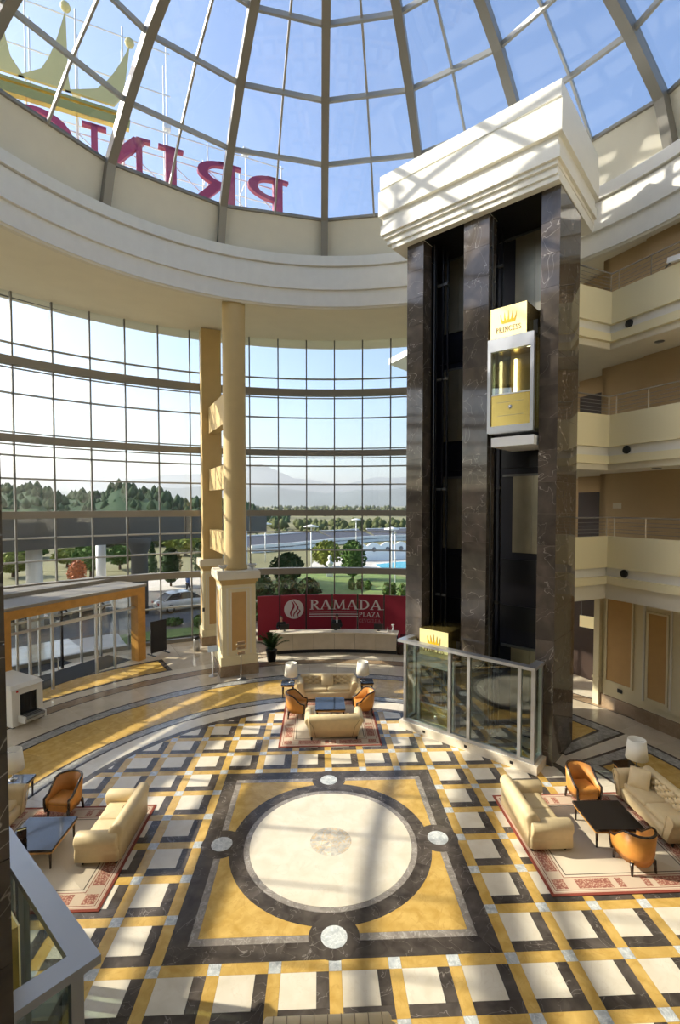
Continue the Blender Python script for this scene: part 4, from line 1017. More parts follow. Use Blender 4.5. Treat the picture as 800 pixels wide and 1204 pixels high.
# middle group
sofa('buttoned cream sofa facing the viewer between two lamps, in the middle group', (.06,8.34,0), pi, 2.42, .96, 'chester', GS)
sofa('cream sofa seen from behind, nearest sofa of the middle group', (.22,5.10,RUG), 0, 1.95, .98, 'chester', GS)
armchair('orange tub armchair with dark trim on the left of the middle coffee table', (-1.10,6.62,RUG), -pi/2-.12, GA)
armchair('orange tub armchair with dark trim on the right of the middle coffee table', (1.38,6.72,RUG), pi/2+.15, GA)
table('coffee_table','black glossy coffee table in the middle seating group, reflecting the sky','coffee table',(.13,6.62,RUG),0,1.06,1.08,.44,GT)
table('side_table','small dark side table left of the buttoned sofa in the middle group','side table',(-1.52,8.52,0),0,.52,.52,.55,'dark side tables')
table('side_table','small dark side table right of the buttoned sofa in the middle group','side table',(1.66,8.58,0),0,.52,.52,.55,'dark side tables')
lamp('white shaded lamp on the side table left of the buttoned middle sofa', (-1.40,8.55,.551), GL_)
lamp('white shaded lamp on the side table right of the buttoned middle sofa', (1.50,8.60,.551), GL_)
# right group
sofa('smooth cream sofa with its back to the medallion, in the right-hand group', (4.83,.25,RUG), -pi/2, 1.86, 1.06, 'plain', GS)
sofa('buttoned cream sofa by the right edge of the view, with a throw pillow', (7.98,.35,RUG), pi/2, 2.25, .98, 'chester', GS)
armchair('orange tub armchair facing the viewer behind the black table, right-hand group', (6.52,1.22,RUG), pi+.08, GA)
armchair('orange tub armchair seen from behind at the near end of the right-hand table', (6.44,-1.06,RUG), .10, GA)
table('coffee_table','black glossy coffee table in the right-hand group, between the two cream sofas','coffee table',(6.46,-.02,RUG),-.03,1.12,1.06,.44,GT)
table('side_table','small dark side table behind the buttoned sofa on the right','side table',(8.16,1.88,0),0,.52,.52,.55,'dark side tables')
lamp('white shaded lamp at the right edge, on the side table by the buttoned sofa', (8.34,1.75,.551), GL_)
pw = MB()
def pillow():
    b = MB(); n = 12; v = []; f = []
    for sgn in (1,-1):
        for j in range(n+1):
            for i in range(n+1):
                u, t = i/n*2-1, j/n*2-1; e = (1-u*u)*(1-t*t); k = 1-.10*(1-abs(u))*abs(t)-.0
                v.append((u*.24*(1-.08*(1-t*t)*0), t*.24, sgn*.085*e**.45))
        o = 0 if sgn == 1 else (n+1)**2
        for j in range(n):
            for i in range(n): a = o+j*(n+1)+i; f.append((a,a+1,a+n+2,a+n+1))
    return b.add(v,f,0,True)
p = obj('throw_pillow', pillow(), M['creamleather']); p.location = (7.90,.98,.70); p.rotation_euler = (radians(62),0,radians(-48))
tag(p,'square cream throw pillow leaning in the far corner of the buttoned right-hand sofa','pillow')
p = obj('throw_pillow', pillow(), M['creamleather']); p.location = (.06,8.42,.66); p.rotation_euler = (radians(66),0,pi*0+0.02)
tag(p,'square cream throw pillow in the middle of the far buttoned sofa','pillow')
# left group
sofa('smooth cream sofa with its back to the medallion, in the left-hand group', (-4.96,.28,RUG), pi/2, 1.9, 1.02, 'plain', GS)
sofa('cream sofa half hidden behind the dark marble pillar at the left edge', (-8.0,.30,RUG), -pi/2, 2.2, .98, 'chester', GS)
armchair('orange tub armchair facing the viewer in the left-hand group', (-6.56,1.28,RUG), pi-.18, GA)
table('coffee_table','black glossy coffee table with a dark card holder, in the left-hand group','coffee table',(-6.42,-.12,RUG),.0,1.1,1.1,.44,GT)
table('side_table','small dark side table under the lamp at the left edge','side table',(-8.05,1.86,0),0,.56,.52,.55,'dark side tables')
lamp('white shaded lamp at the left edge beside the marble pillar', (-8.22,1.88,.551), GL_)
ch = thing('card_holder','dark upright card holder standing on the left-hand coffee table','card holder',(-6.62,-.42,.457),.5)
bx('cover',-.09,.09,-.05,-.04,0,.30,M['wood'],ch); bx('cover',-.09,.09,.04,.05,0,.30,M['wood'],ch); bx('card_stack',-.085,.085,-.04,.04,.0,.285,M['gold'],ch)
# sofa at the bottom edge
sofa('cream sofa cut off by the bottom edge of the view, only its back showing', (-.15,-4.96,0), pi, 1.95, .98, 'pleat', GS)
bb = MB()
# potted palm
pp = thing('potted_palm','dark leafy potted palm between the column and the reception counter','plant',(-2.62,13.0,0))
b = MB(); b.lathe([(.20,0),(.27,.5),(.29,.55),(.25,.55),(.24,.48),(0,.48)],20); obj('pot',b,M['blackrub'],pp)
for k in range(16):
    a = k*2.4; L_ = .72+.3*random.random(); el = radians(78-3.0*k); b = MB(); pts = []
    for t in range(8):
        u = t/7; r = L_*u*cos(el)*(1+.2*u); z = .5+L_*1.15*u*sin(el)+.35*u-.75*u*u*(1-sin(el)*.6); pts.append((r*cos(a),r*sin(a),z))
    for t in range(7):
        b.bar(pts[t],pts[t+1],.012,.012)
        p0 = Vector(pts[t]); d = (Vector(pts[t+1])-p0).normalized(); sd = d.cross(Vector((0,0,1))).normalized()
        if t > 0:
            for q in range(4):
                c_ = p0+(Vector(pts[t+1])-p0)*(q/4)
                for s in (-1,1):
                    tip = c_+sd*s*.24*(1-.3*t/7)+d*.12-Vector((0,0,.07)); w = d*.018
                    b.add([c_-w,c_+w,tip],[(0,1,2)])
    obj('frond',b,M['darkfoliage'],pp,fix=False)

# ------------------------------------------------------------------ people
def person(label, loc, rz, pose, jm, tm, tall=1.0):
    T = thing('person', label, 'person', loc, rz)
    def skin(name, pts, edges, m, root, sub=2, parent=T):
        me = bpy.data.meshes.new(name); ks = list(pts); me.from_pydata([Vector(pts[k][0])*tall for k in ks], [(ks.index(a),ks.index(b)) for a,b in edges], [])
        me.materials.append(m); o = bpy.data.objects.new(name, me); link(o, parent)
        md = o.modifiers.new('skin','SKIN')
        if not me.skin_vertices: me.skin_vertices.new()
        for i,k in enumerate(ks):
            sv = me.skin_vertices[0].data[i]; r = pts[k][1]; sv.radius = (r if isinstance(r,tuple) else (r,r)); sv.use_root = (k == root)
        o.modifiers.new('sub','SUBSURF').levels = sub; o.modifiers['sub'].render_levels = sub
        return o
    A = pose['arms']; Lg = pose['legs']; B = {}; E = []
    B['pelvis'] = ((0,0,.95),(.13,.10)); B['waist'] = ((0,.005,1.10),(.12,.09)); B['chest'] = ((0,.01,1.30),(.15,.10)); B['nb'] = ((0,.02,1.43),.06)
    B['neck'] = ((0,.01,1.50),.05); B['jaw'] = ((0,-.015,1.575),(.062,.07)); B['skull'] = ((0,.0,1.66),(.075,.09)); B['top'] = ((0,.005,1.725),(.045,.055))
    E += [('pelvis','waist'),('waist','chest'),('chest','nb'),('nb','neck'),('neck','jaw'),('jaw','skull'),('skull','top')]
    Jk = {k:(B[k][0],tuple(x+.022 for x in (B[k][1] if isinstance(B[k][1],tuple) else (B[k][1],)*2))) for k in ('pelvis','waist','chest','nb')}
    JE = [('pelvis','waist'),('waist','chest'),('chest','nb')]; Tk = {'pelvis':(B['pelvis'][0],(.145,.115))}; TE = []
    for s,nm_ in ((-1,'r'),(1,'l')):
        el, wr, fd = A[nm_]; sh = (s*.185,.01,1.385)
        B['sh'+nm_] = (sh,.055); B['el'+nm_] = (el,.042); B['wr'+nm_] = (wr,.027); d = Vector(fd).normalized(); wv = Vector(wr); side = d.cross(Vector((0,0,1)))
        side = side.normalized() if side.length > .1 else Vector((0,1,0)); nrm = side.cross(d)
        pc = wv+d*.06; B['pm'+nm_] = (tuple(pc),(.034,.018)); E += [('chest','sh'+nm_),('sh'+nm_,'el'+nm_),('el'+nm_,'wr'+nm_),('wr'+nm_,'pm'+nm_)]
        for q,(o_,ln) in enumerate(((-.03,.070),(-.01,.082),(.01,.078),(.03,.06))):
            k0, k1 = f'f{q}a{nm_}', f'f{q}b{nm_}'; base = pc+d*.03+side*o_
            B[k0] = (tuple(base+d*ln*.5),.0085); B[k1] = (tuple(base+d*ln-nrm*.02),.0075); E += [('pm'+nm_,k0),(k0,k1)]
        k0 = 'th'+nm_; B[k0] = (tuple(wv+d*.065-side*.06-nrm*.01),.0095); E.append(('pm'+nm_,k0))
        for k in ('sh','el'): Jk[k+nm_] = (B[k+nm_][0],B[k+nm_][1]+.022)
        Jk['wr'+nm_] = (tuple(wv-d*.01),.042); JE += [('chest','sh'+nm_),('sh'+nm_,'el'+nm_),('el'+nm_,'wr'+nm_)]
        kn, an, toe = Lg[nm_]; hp = (s*.095,0,.90)
        B['hp'+nm_] = (hp,.085); B['kn'+nm_] = (kn,.058); B['an'+nm_] = (an,.038); B['to'+nm_] = (toe,(.04,.028))
        E += [('pelvis','hp'+nm_),('hp'+nm_,'kn'+nm_),('kn'+nm_,'an'+nm_),('an'+nm_,'to'+nm_)]
        Tk['hp'+nm_] = (hp,.105); Tk['kn'+nm_] = (kn,.075); Tk['an'+nm_] = (an,.06); TE += [('pelvis','hp'+nm_),('hp'+nm_,'kn'+nm_),('kn'+nm_,'an'+nm_)]
        sh_ = MB(); sh_.rbox(0,-.05,.045,.095,.27,.09,.03); so_ = obj('shoe',sh_,M['black'],T); so_.location = (an[0]*tall,an[1]*tall,max(0,an[2]-.08)*tall)
    skin('body',B,E,M['skin'],'pelvis'); skin('jacket',Jk,JE,jm,'pelvis'); skin('trousers',Tk,TE,tm,'pelvis')
    hr = MB(); hr.lathe([(.0,1.765),(.05,1.757),(.082,1.72),(.092,1.67),(.084,1.62),(.07,1.62)],16); hr.v = [((x*.92)*tall,(y*1.08+.014+(0 if z>1.68 else max(0,.09+y)*.0)) *tall if y > -.045 or z > 1.70 else (-.045)*tall,z*tall) for x,y,z in hr.v]; obj('hair',hr,M['hair'],T)
    fc = MB(); fc.add([(-.012*tall,-.085*tall,1.60*tall),(.012*tall,-.085*tall,1.60*tall),(0,-.108*tall,1.605*tall),(0,-.085*tall,1.645*tall)],[(0,1,2),(0,2,3),(1,3,2),(0,3,1)]); obj('nose',fc,M['skin'],T)
    for sx in (-1,1):
        e = MB(); e.lathe([(0,-.009),(.009,0),(0,.009)],8); o = obj('eye',e,M['black'],T); o.location = (sx*.028*tall,-.083*tall,1.645*tall)
        e = MB(); e.rbox(0,0,0,.018,.03,.055,.007); o = obj('ear',e,M['skin'],T); o.location = (sx*.078*tall,.0,1.635*tall)
    mo = MB(); mo.cbox(0,-.087*tall,1.572*tall,.038*tall,.006,.008); obj('mouth',mo,mat('lips',(.35,.12,.10),.5),T)
    if pose.get('shirt'):
        b = MB(); vprism(b,[(-.05,1.47),(.05,1.47),(.02,1.18),(-.02,1.18)],-.135,-.118); obj('shirt_front',b,M['shirt'],T)
    return T
stand = {'r':((-.1,0,.5),(-.1,.01,.09),(-.11,-.12,.035)),'l':((.1,0,.5),(.1,.01,.09),(.11,-.12,.035))}
p_ = pol(15.35,2.6,0); person('receptionist in a dark suit and white shirt standing behind the middle of the counter', p_, radians(-2.6), {'arms':{'r':((-.25,-.03,1.12),(-.17,-.22,1.08),(.3,-1,.0)),'l':((.25,-.03,1.12),(.17,-.22,1.08),(-.3,-1,.0))},'legs':stand,'shirt':True}, M['suit'], M['suit'])
p_ = pol(15.45,-8.6,0); person('receptionist in dark clothes leaning at the left end of the counter', p_, radians(8.6), {'arms':{'r':((-.25,-.06,1.13),(-.10,-.27,1.10),(.5,-1,.0)),'l':((.25,-.06,1.13),(.12,-.27,1.10),(-.5,-1,.0))},'legs':stand}, M['suit'], M['suit'], .96)
walk = {'r':((-.09,-.16,.52),(-.09,-.12,.10),(-.10,-.25,.04)),'l':((.09,.04,.51),(.09,.28,.14),(.10,.19,.03))}
person('pedestrian in a blue top walking on the pavement outside the window', (-11.6,31.4,-.02), radians(150), {'arms':{'r':((-.24,.08,1.12),(-.23,.0,.88),(0,-.2,-1)),'l':((.24,-.05,1.12),(.23,-.16,.90),(0,-.3,-1))},'legs':walk}, M['blueshirt'], M['suit'])
# things on the counter
for az, lab in ((-8.2,'black computer monitor on the left end of the reception counter'),(2.4,'black computer monitor in the middle of the reception counter'),(11.2,'black computer monitor towards the right end of the reception counter')):
    mo = thing('monitor', lab, 'monitor', pol(14.6,az,1.091), -radians(az), 'counter monitors')
    b = MB(); b.lathe([(.1,0),(.1,.012),(.02,.02),(.02,.06)],14); obj('stand',b,M['black'],mo); bx('screen',-.24,.24,-.02,.02,.06,.36,M['black'],mo)
va = thing('flower_vase','small white vase of flowers at the right end of the counter','vase',pol(14.5,14.2,1.091))
b = MB(); b.lathe([(.04,0),(.07,.08),(.03,.18),(.04,.2),(.0,.2)],14); obj('body',b,M['whitepaint'],va)
for k in range(6):
    b = MB(); a = k*1.05; b.tube([(0,0,.18),(.06*cos(a),.06*sin(a),.36)],.005,5); b.lathe([(0,.34),(.03,.37),(0,.40)],8,.06*cos(a),.06*sin(a)); obj('flower',b,M['whitepaint'],va)
bt = thing('glass_bottle','small clear bottle beside the white vase on the counter','bottle',pol(14.45,13.2,1.091))
b = MB(); b.lathe([(.035,0),(.035,.14),(.012,.19),(.012,.23),(0,.23)],12); obj('body',b,M['whitepaint'],bt)
b = MB(); b.lathe([(.014,.23),(.014,.25),(0,.25)],10); obj('cap',b,M['mullion'],bt)
# camera on the top gallery parapet
cm_ = thing('security_camera','white security camera on a bracket on the topmost gallery parapet','camera',(*gv(1.75,-.02),14.66),radians(10))
b = MB(); b.tube([(0,.02,0),(0,-.14,.06)],.03,8); obj('bracket',b,M['mullion'],cm_)
b = MB(); b.box(-.075,.075,-.45,.05,-.06,.09); b.tf(Matrix.Translation((0,-.14,.12))@Matrix.Rotation(radians(12),4,'X')); obj('housing',b,M['whitepaint'],cm_)
b = MB(); b.tube([(0,-.60,.02),(0,-.66,.005)],.055,12); obj('lens',b,M['black'],cm_)
for z, u, lab in ((7.55,-1.35,'small cream wall sign above the lowest gallery'),):
    b = MB(); b.prism([gv(u,2.03),gv(u+.34,2.03),gv(u+.34,2.045),gv(u,2.045)],z,z+.2); tag(obj('wall_sign',b,mat('pale_sign_face',(.62,.55,.38),.5)),lab,'sign')
cs = thing('corridor_sign','small pale hanging sign in the dark corridor right of the shaft','sign',(11.4,9.6,2.35),radians(-50))
bx('sign_face',-.35,.35,-.02,.02,0,.5,mat('pale_sign_face2',(.75,.65,.38),.5,emit=(1,.8,.4),es=.25),cs)
for x in (-.28,.28): bx('hanger',x-.008,x+.008,-.008,.008,.5,2.1,M['mullion'],cs)
# ------------------------------------------------------------------ outside: ground, drive, garden, canopy, far land
GZ = -.06
b = MB(); b.prism([(9000*sin(radians(a)),9000*cos(radians(a))) for a in range(0,360,5)], GZ-1, GZ); struct('ground', b, M['field'])
b = MB(); b.arc(0,0,22.9,36.5,GZ,-.02,-100,-11,40); struct('road', b, M['asphalt'])
b = MB(); b.arc(*GC,19.6,23.2,GZ,-.01,-66,-31,16); struct('pavement', b, M['paving'])
b = MB(); b.arc(0,0,36.5,47,GZ,-.03,-70,-8,30); struct('pavement_far', b, M['paving'])
b = MB(); b.arc(*GC,19.6,22.6,GZ,.0,-31,-17,14); tag(struct('lawn_strip', b, M['grass']))
b = MB(); b.prism([(-9,24),(8,24),(11,36),(7,44.5),(-3.4,43.5)],GZ,-.015); struct('lawn', b, M['grass'])
b = MB(); b.prism([(-40,47),(-8,46),(-14,80),(-60,80)],GZ,-.02); struct('lawn_far', b, M['field'])
b = MB(); b.prism([(-2,44.6),(8,44.6),(22,36),(40,66),(0,66)],GZ,-.02); struct('terrace', b, M['paving'])
pool = thing('swimming_pool','bright blue swimming pool on the pale terrace outside','pool',(9.4,51.5,0))
P = [(7.0,51.6),(7.4,47.4),(10.3,46.4),(14.5,50),(14.2,54.5),(10.5,54.5)]
b = MB(); b.prism(P,-.03,.0); obj('water',b,mat('pool_water',(.05,.45,.60),.1),pool,local=False)
b = MB(); b.prism([(9.4+(x-9.4)*1.13,51.5+(y-51.5)*1.1) for x,y in P],-.04,-.012); obj('pool_edge',b,M['whitepaint'],pool,local=False)
# big canopy on round columns
CN = thing('entrance_canopy','huge grey concrete canopy over the drive outside, on round columns','canopy',(-16,20,0))
a_, b_ = Vector((-27.5,2.5)), Vector((-5.4,37.0)); t_ = (b_-a_).normalized(); nv_ = Vector((-t_.y,t_.x))
nseg = 8
for k in range(nseg):
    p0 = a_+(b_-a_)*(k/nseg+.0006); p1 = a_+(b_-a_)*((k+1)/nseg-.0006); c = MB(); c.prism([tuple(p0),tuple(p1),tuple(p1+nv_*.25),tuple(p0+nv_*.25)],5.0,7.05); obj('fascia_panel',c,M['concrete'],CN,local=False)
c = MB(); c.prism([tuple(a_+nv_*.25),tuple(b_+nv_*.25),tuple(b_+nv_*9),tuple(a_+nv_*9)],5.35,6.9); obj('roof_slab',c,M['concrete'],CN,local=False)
for (x,y),r,hgt in (((-17.9,19.9),.45,5.35),((-20.0,33.8),.42,5.35),((-12.95,23.9),.56,5.35),((-7.2,33.2),.45,5.35)):
    if r > .5: 
        c = MB(); c.lathe([(r,0),(r,4.3),(r*1.35,4.9),(r*1.45,5.35)],24,x,y)
    else: c = MB(); c.lathe([(r,0),(r,hgt)],24,x,y)
    obj('round_support',c,M['concrete'] if r > .5 else M['whitepaint'],CN,local=False)
# cars
def car_ext(label, loc, rz, paint, group='parked cars'):
    T = thing('car', label, 'car', loc, rz, group)
    st = [(-2.15,.62,.34,.62),(-2.05,.78,.24,.82),(-1.5,.84,.2,.90),(-.9,.85,.2,.92),(0,.86,.2,.92),(.9,.85,.2,.88),(1.5,.83,.2,.80),(2.0,.74,.24,.70),(2.15,.58,.34,.58)]
    loops = []
    for x,w,z0,z1 in st: loops.append([(x,-w*.9,z0),(x,w*.9,z0),(x,w,z0+.15),(x,w,(z0+z1)/2+.1),(x,w*.92,z1),(x,0,z1+.02),(x,-w*.92,z1),(x,-w,(z0+z1)/2+.1),(x,-w,z0+.15)])
    b = MB(); b.loft(loops); obj('body',b,paint,T)
    gs = [(-1.72,.66,.90),(-1.2,.62,1.30),(-.7,.60,1.38),(.1,.60,1.38),(.45,.62,1.30),(1.12,.68,.88)]
    lo = [[(x,-.74,.86),(x,.74,.86),(x,w,z),(x,-w,z)] for x,w,z in gs]; b = MB(); b.loft(lo,smooth=False); obj('window_band',b,M['black'],T)
    b = MB(); b.loft([[(x,-w-.01,z+.01),(x,w+.01,z+.01),(x,w-.05,z+.05),(x,-w+.05,z+.05)] for x,w,z in ((-1.22,.62,1.28),(-.7,.60,1.37),(.1,.60,1.37),(.46,.62,1.28))],smooth=False); obj('roof_panel',b,paint,T)
    for x in (-.45,.55):
        for s in (-1,1): b = MB(); b.bar((x,s*.66,.88),(x-.05,s*.605,1.35),.06,.03); obj('window_pillar',b,paint,T)
    for s in (-1,1):
        b = MB(); b.bar((-1.68,s*.68,.88),(-1.18,s*.61,1.33),.05,.08); obj('window_pillar',b,paint,T); b = MB(); b.bar((1.1,s*.69,.87),(.45,s*.61,1.33),.05,.06); obj('window_pillar',b,paint,T)
        bx('tail_lamp',-2.13,-2.04,min(s*.45,s*.72),max(s*.45,s*.72),.62,.78,mat('tail_lamp_red',(.45,.05,.03),.3),T); bx('head_lamp',2.0,2.10,min(s*.4,s*.64),max(s*.4,s*.64),.52,.66,M['chrome'],T)
        for x in (-1.3,1.32):
            b = MB(); b.lathe([(0,-.1),(.30,-.1),(.32,-.06),(.32,.06),(.30,.1),(0,.1)],20); b.tf(Matrix.Translation((x,s*.76,.32))@Matrix.Rotation(pi/2,4,'X')); w_=obj('wheel',b,M['blackrub'],T)
            b = MB(); b.lathe([(0,-.012),(.19,-.01),(.19,.01),(0,.012)],16); b.tf(Matrix.Translation((x,s*.865,.32))@Matrix.Rotation(pi/2,4,'X')); obj('hub_cap',b,M['steel'],w_)
    bx('number_plate',-2.17,-2.14,-.26,.26,.42,.53,M['whitepaint'],T)
    return T
car_ext('white saloon car parked on the drive outside the window, seen from behind', (-10.25,25.3,-.02), atan2(2.3,3.1), mat('white_car_paint',(.62,.62,.60),.2,coat=.6))
car_ext('dark car on the drive, seen through the left end of the entrance doors', (-20.2,20.6,-.02), 1.2, mat('dark_car_paint',(.03,.03,.035),.2,coat=.6))
car_ext('pale car on the drive, seen through the top of the entrance doors', (-17.6,24.4,-.02), .9, mat('pale_car_paint',(.55,.56,.55),.2,coat=.6))
# trees and shrubs
def crown(rx, ry, z0, z1, n, sz, seed, shape='round'):
    R_ = random.Random(seed); b = MB()
    for k in range(n):
        u = R_.random()*2*pi; t = R_.random(); rr = (.72+.28*R_.random())
        if shape == 'cone': prof = (1-t)**.8*.95+.08 if t > .12 else .6+t*3
        else: prof = sqrt(max(0,1-(2*t-1)**2))*(.92+.2*sin(3*u+seed)*.5+.12*sin(7*u+5*t))
        p = Vector((rx*prof*rr*cos(u), ry*prof*rr*sin(u), z0+(z1-z0)*t)); nn_ = Vector((R_.uniform(-1,1),R_.uniform(-1,1),R_.uniform(-.4,1))).normalized()
        a = nn_.orthogonal().normalized(); c_ = nn_.cross(a); s = sz*(.6+.8*R_.random())
        b.add([p-a*s,p+c_*s*.6,p+a*s,p-c_*s*.6],[(0,1,2,3)])
    core = MB(); m = 8
    prof = [(.01,z0)]+[((rx*.72)*(((1-t)**.8*.95) if shape=='cone' else sqrt(max(0,1-(2*t-1)**2))), z0+(z1-z0)*t) for t in [(i+1)/9 for i in range(8)]]+[(.01,z0+(z1-z0)*.97)]
    b.lathe(prof,10); return b
TN = 0
def tree(label, px, D, ytop, wpx, m, cat='tree', ybot=None, shape='round', n=700, trunk=.6, group=None, name=None):
    global TN
    TN += 1
    fwx, fwy = sin(YAW), cos(YAW); lat = (px-400)/571.*D
    x = CAM[0]+fwx*D+cos(YAW)*lat; y = CAM[1]+fwy*D-sin(YAW)*lat
    zt = CAM[2]-(ytop-594)/571.*D; r = wpx/2/571.*D
    T = thing(name or ('shrub' if cat == 'shrub' else 'tree'), label, cat, (x,y,GZ), 0, group)
    z0 = .0 if cat == 'shrub' else max(.15, zt*(.12 if trunk < .5 else .25))
    obj('foliage', crown(r,r,z0,zt,n,max(.10,r*.13),TN,shape), M[m], T, fix=False)
    b = MB(); b.tube([(0,0,-.05),(.02,.01,z0+.5*(zt-z0))],[max(.06,r*.10),max(.03,r*.05)],8); obj('trunk',b,M['bark'],T)
    return T
tree('yellow-green bushy tree seen under the canopy at the far left', 14,52,650,44,'foliage2')
tree('dull green tree left of the first white canopy column', 34,70,642,40,'foliage')
tree('red-leaved autumn tree between the two white canopy columns', 90,44,658,22,'autumn')
tree('broad green tree between the two white canopy columns', 106,52,640,44,'foliage')
tree('yellowish low tree behind the red-leaved one', 78,60,645,34,'foliage2')
tree('green tree right of the second white canopy column', 140,58,642,34,'foliage')
tree('slim dark conifer right of the thick grey canopy column', 178,52,636,16,'darkfoliage',shape='cone',trunk=.3)
tree('rounded dark clipped tree outside, left of the ochre pier', 200,46,644,28,'darkfoliage',trunk=.3)
tree('dark tree standing close beside the ochre pier', 238,52,636,26,'darkfoliage',trunk=.3)
tree('pale green tree behind the clipped dark one', 218,74,630,44,'foliage2')
tree('large domed dark tree right of the round column', 339,47,650,40,'darkfoliage',trunk=.2,n=900)
tree('light green tree behind the white garden ornament', 384,60,636,36,'foliage2',trunk=.3)
tree('round dense green tree right of the garden ornament', 415,50,635,32,'foliage',trunk=.3,n=900)
for k,(px,D,yt,w) in enumerate(((306,32,672,36),(336,34,676,36),(363,36,679,32))):
    tree(('dark hedge plant at the left end of the row above the sign board','dark hedge plant in the middle of the row above the sign board','dark hedge plant at the right end of the row above the sign board')[k],px,D,yt,w,'darkfoliage','shrub',name='hedge_plant')
for k,(px,D,yt,w) in enumerate(((414,44,680,9),(424,44.5,681,10),(433,44,682,9),(455,41,684,10),(463,41.5,685,9),(474,38,686,14))):
    tree(('first','second','third','fourth','fifth','sixth')[k]+' small round shrub from the left along the lawn edge',px,D,yt,w,'foliage','shrub',n=250)
for k,(px,D,yt,w) in enumerate(((203,31,727,24),(237,30.5,722,26))):
    tree(('low grassy shrub by the window behind the waste bin','leafy shrub outside the window beside the pier')[k],px,D,yt,w,'foliage','shrub',n=300)
# garden ornament
og = thing('garden_ornament','white stone urn ornament on a square pedestal on the lawn edge','ornament',(.87,41.6,-.02))
bx('pedestal',-.35,.35,-.35,.35,0,.75,M['whitepaint'],og)
b = MB(); b.lathe([(.28,.75),(.14,.85),(.12,1.0),(.38,1.25),(.42,1.45),(.2,1.6),(.12,1.8),(.24,2.0),(.1,2.25),(0,2.3)],20); obj('urn',b,M['whitepaint'],og)
# long low building with white arched wall, and lamp posts with flat white tops
lb = thing('pool_building','long low white building with a dark curved roof beyond the pool','building',(0,75,0))
def dl_(px,D): 
    lat = (px-400)/571.*D; return (CAM[0]+sin(YAW)*D+cos(YAW)*lat, CAM[1]+cos(YAW)*D-sin(YAW)*lat)
ra = [dl_(px,D) for px,D in ((296,78),(345,84),(400,96),(445,104),(520,110))]
for k in range(4):
    p,q = Vector(ra[k]),Vector(ra[k+1]); d = (q-p).normalized(); n_ = Vector((-d.y,d.x))
    b = MB(); b.prism([tuple(p),tuple(q),tuple(q+n_*.3),tuple(p+n_*.3)],-.05,1.2); obj('rear_wall',b,M['whitepaint'],lb,local=False)
    b = MB(); b.add([(p.x,p.y,.7),(q.x,q.y,.7),(q.x+n_.x*6,q.y+n_.y*6,2.3),(p.x+n_.x*6,p.y+n_.y*6,2.3),(p.x,p.y,.5),(q.x,q.y,.5),(q.x+n_.x*6,q.y+n_.y*6,2.1),(p.x+n_.x*6,p.y+n_.y*6,2.1)],[(0,1,2,3),(7,6,5,4),(0,4,5,1),(1,5,6,2),(2,6,7,3),(3,7,4,0)]); obj('roof',b,mat('slate_roof',(.09,.09,.10),.6),lb,local=False)
    b = MB(); b.bar((p.x+n_.x*6,p.y+n_.y*6,2.35),(q.x+n_.x*6,q.y+n_.y*6,2.35),.25,.18); obj('ridge_cap',b,M['whitepaint'],lb,local=False)
aw = thing('arched_wall','white wavy-topped garden wall with arched niches beside the pool','wall',(*dl_(450,69),0))
wa = [dl_(px,D) for px,D in ((416,66),(432,67),(448,68),(464,69),(480,70),(496,71))]
for k in range(5):
    p,q = Vector(wa[k]),Vector(wa[k+1]); d = (q-p); L_ = d.length; d.normalize(); n_ = Vector((-d.y,d.x)); b = MB(); P = [(0,-.05)]+[(L_*t/8, 2.0+.45*sin(pi*t/8)) for t in range(9)]+[(L_,-.05)]
    v = [(p.x+d.x*s,p.y+d.y*s,z) for s,z in P]+[(p.x+d.x*s+n_.x*.3,p.y+d.y*s+n_.y*.3,z) for s,z in P]; n = len(P)
    b.add(v,[tuple(range(n)),tuple(range(2*n-1,n-1,-1))]+[(i,n+i,n+(i+1)%n,(i+1)%n) for i in range(n)]); obj('wall_bay',b,M['whitepaint'],aw,local=False)
    b = MB(); c = p+d*L_/2-n_*.02; b.lathe([(0,0),(.32,0),(.32,.05),(0,.05)],14); b.tf(Matrix.Translation((c.x,c.y,1.5))@Matrix.Rotation(atan2(d.y,d.x),4,'Z')@Matrix.Rotation(pi/2,4,'X')); obj('round_niche',b,M['mullion'],aw,local=False)
for k,(px,D,yt,lab) in enumerate(((312,66,616,'lamp post with a flat white top beyond the domed dark tree'),(366,58,619,'lamp post with a flat white top left of the light green tree'),(419,90,611,'tall lamp post with a flat white top on the dry field'),(461,57,622,'lamp post with a flat white top near the arched wall'))):
    x,y = dl_(px,D); zt = CAM[2]-(yt-594)/571.*D
    T = thing('lamp_post',lab,'lamp post',(x,y,-.05),0,'garden lamp posts')
    b = MB(); b.tube([(0,0,0),(0,0,zt)],.07,8); obj('pole',b,M['whitepaint'],T); b = MB(); b.lathe([(.0,zt-.1),(.9,zt),(.9,zt+.08),(.0,zt+.3)],14); obj('flat_top',b,M['whitepaint'],T)
lp = thing('lamp_post','plain white lamp post by the pool terrace, at right','lamp post',(*dl_(465,43),-.05),0)
b = MB(); b.tube([(0,0,0),(0,0,5.2)],.06,8); obj('pole',b,M['whitepaint'],lp); b = MB(); b.lathe([(.12,5.2),(.16,5.4),(0,5.45)],10); obj('lantern',b,M['whitepaint'],lp)
hl = thing('roof_slab_outside','white flat roof corner of the next wing, seen at top right of the window','roof',(*dl_(476,34),14.6))
b = MB(); c0_ = Vector((*dl_(457,34),0)); c1_ = Vector((*dl_(560,26),0)); c2_ = Vector((*dl_(560,44),0)); b.prism([tuple(c0_[:2]),tuple(c1_[:2]),tuple(c2_[:2])],17.4,17.8); obj('flat_slab',b,M['whitepaint'],hl,local=False)
b = MB(); b.lathe([(.4,-.06),(.4,17.4)],16,*dl_(530,34)); obj('support_column',b,M['whitepaint'],hl,local=False)

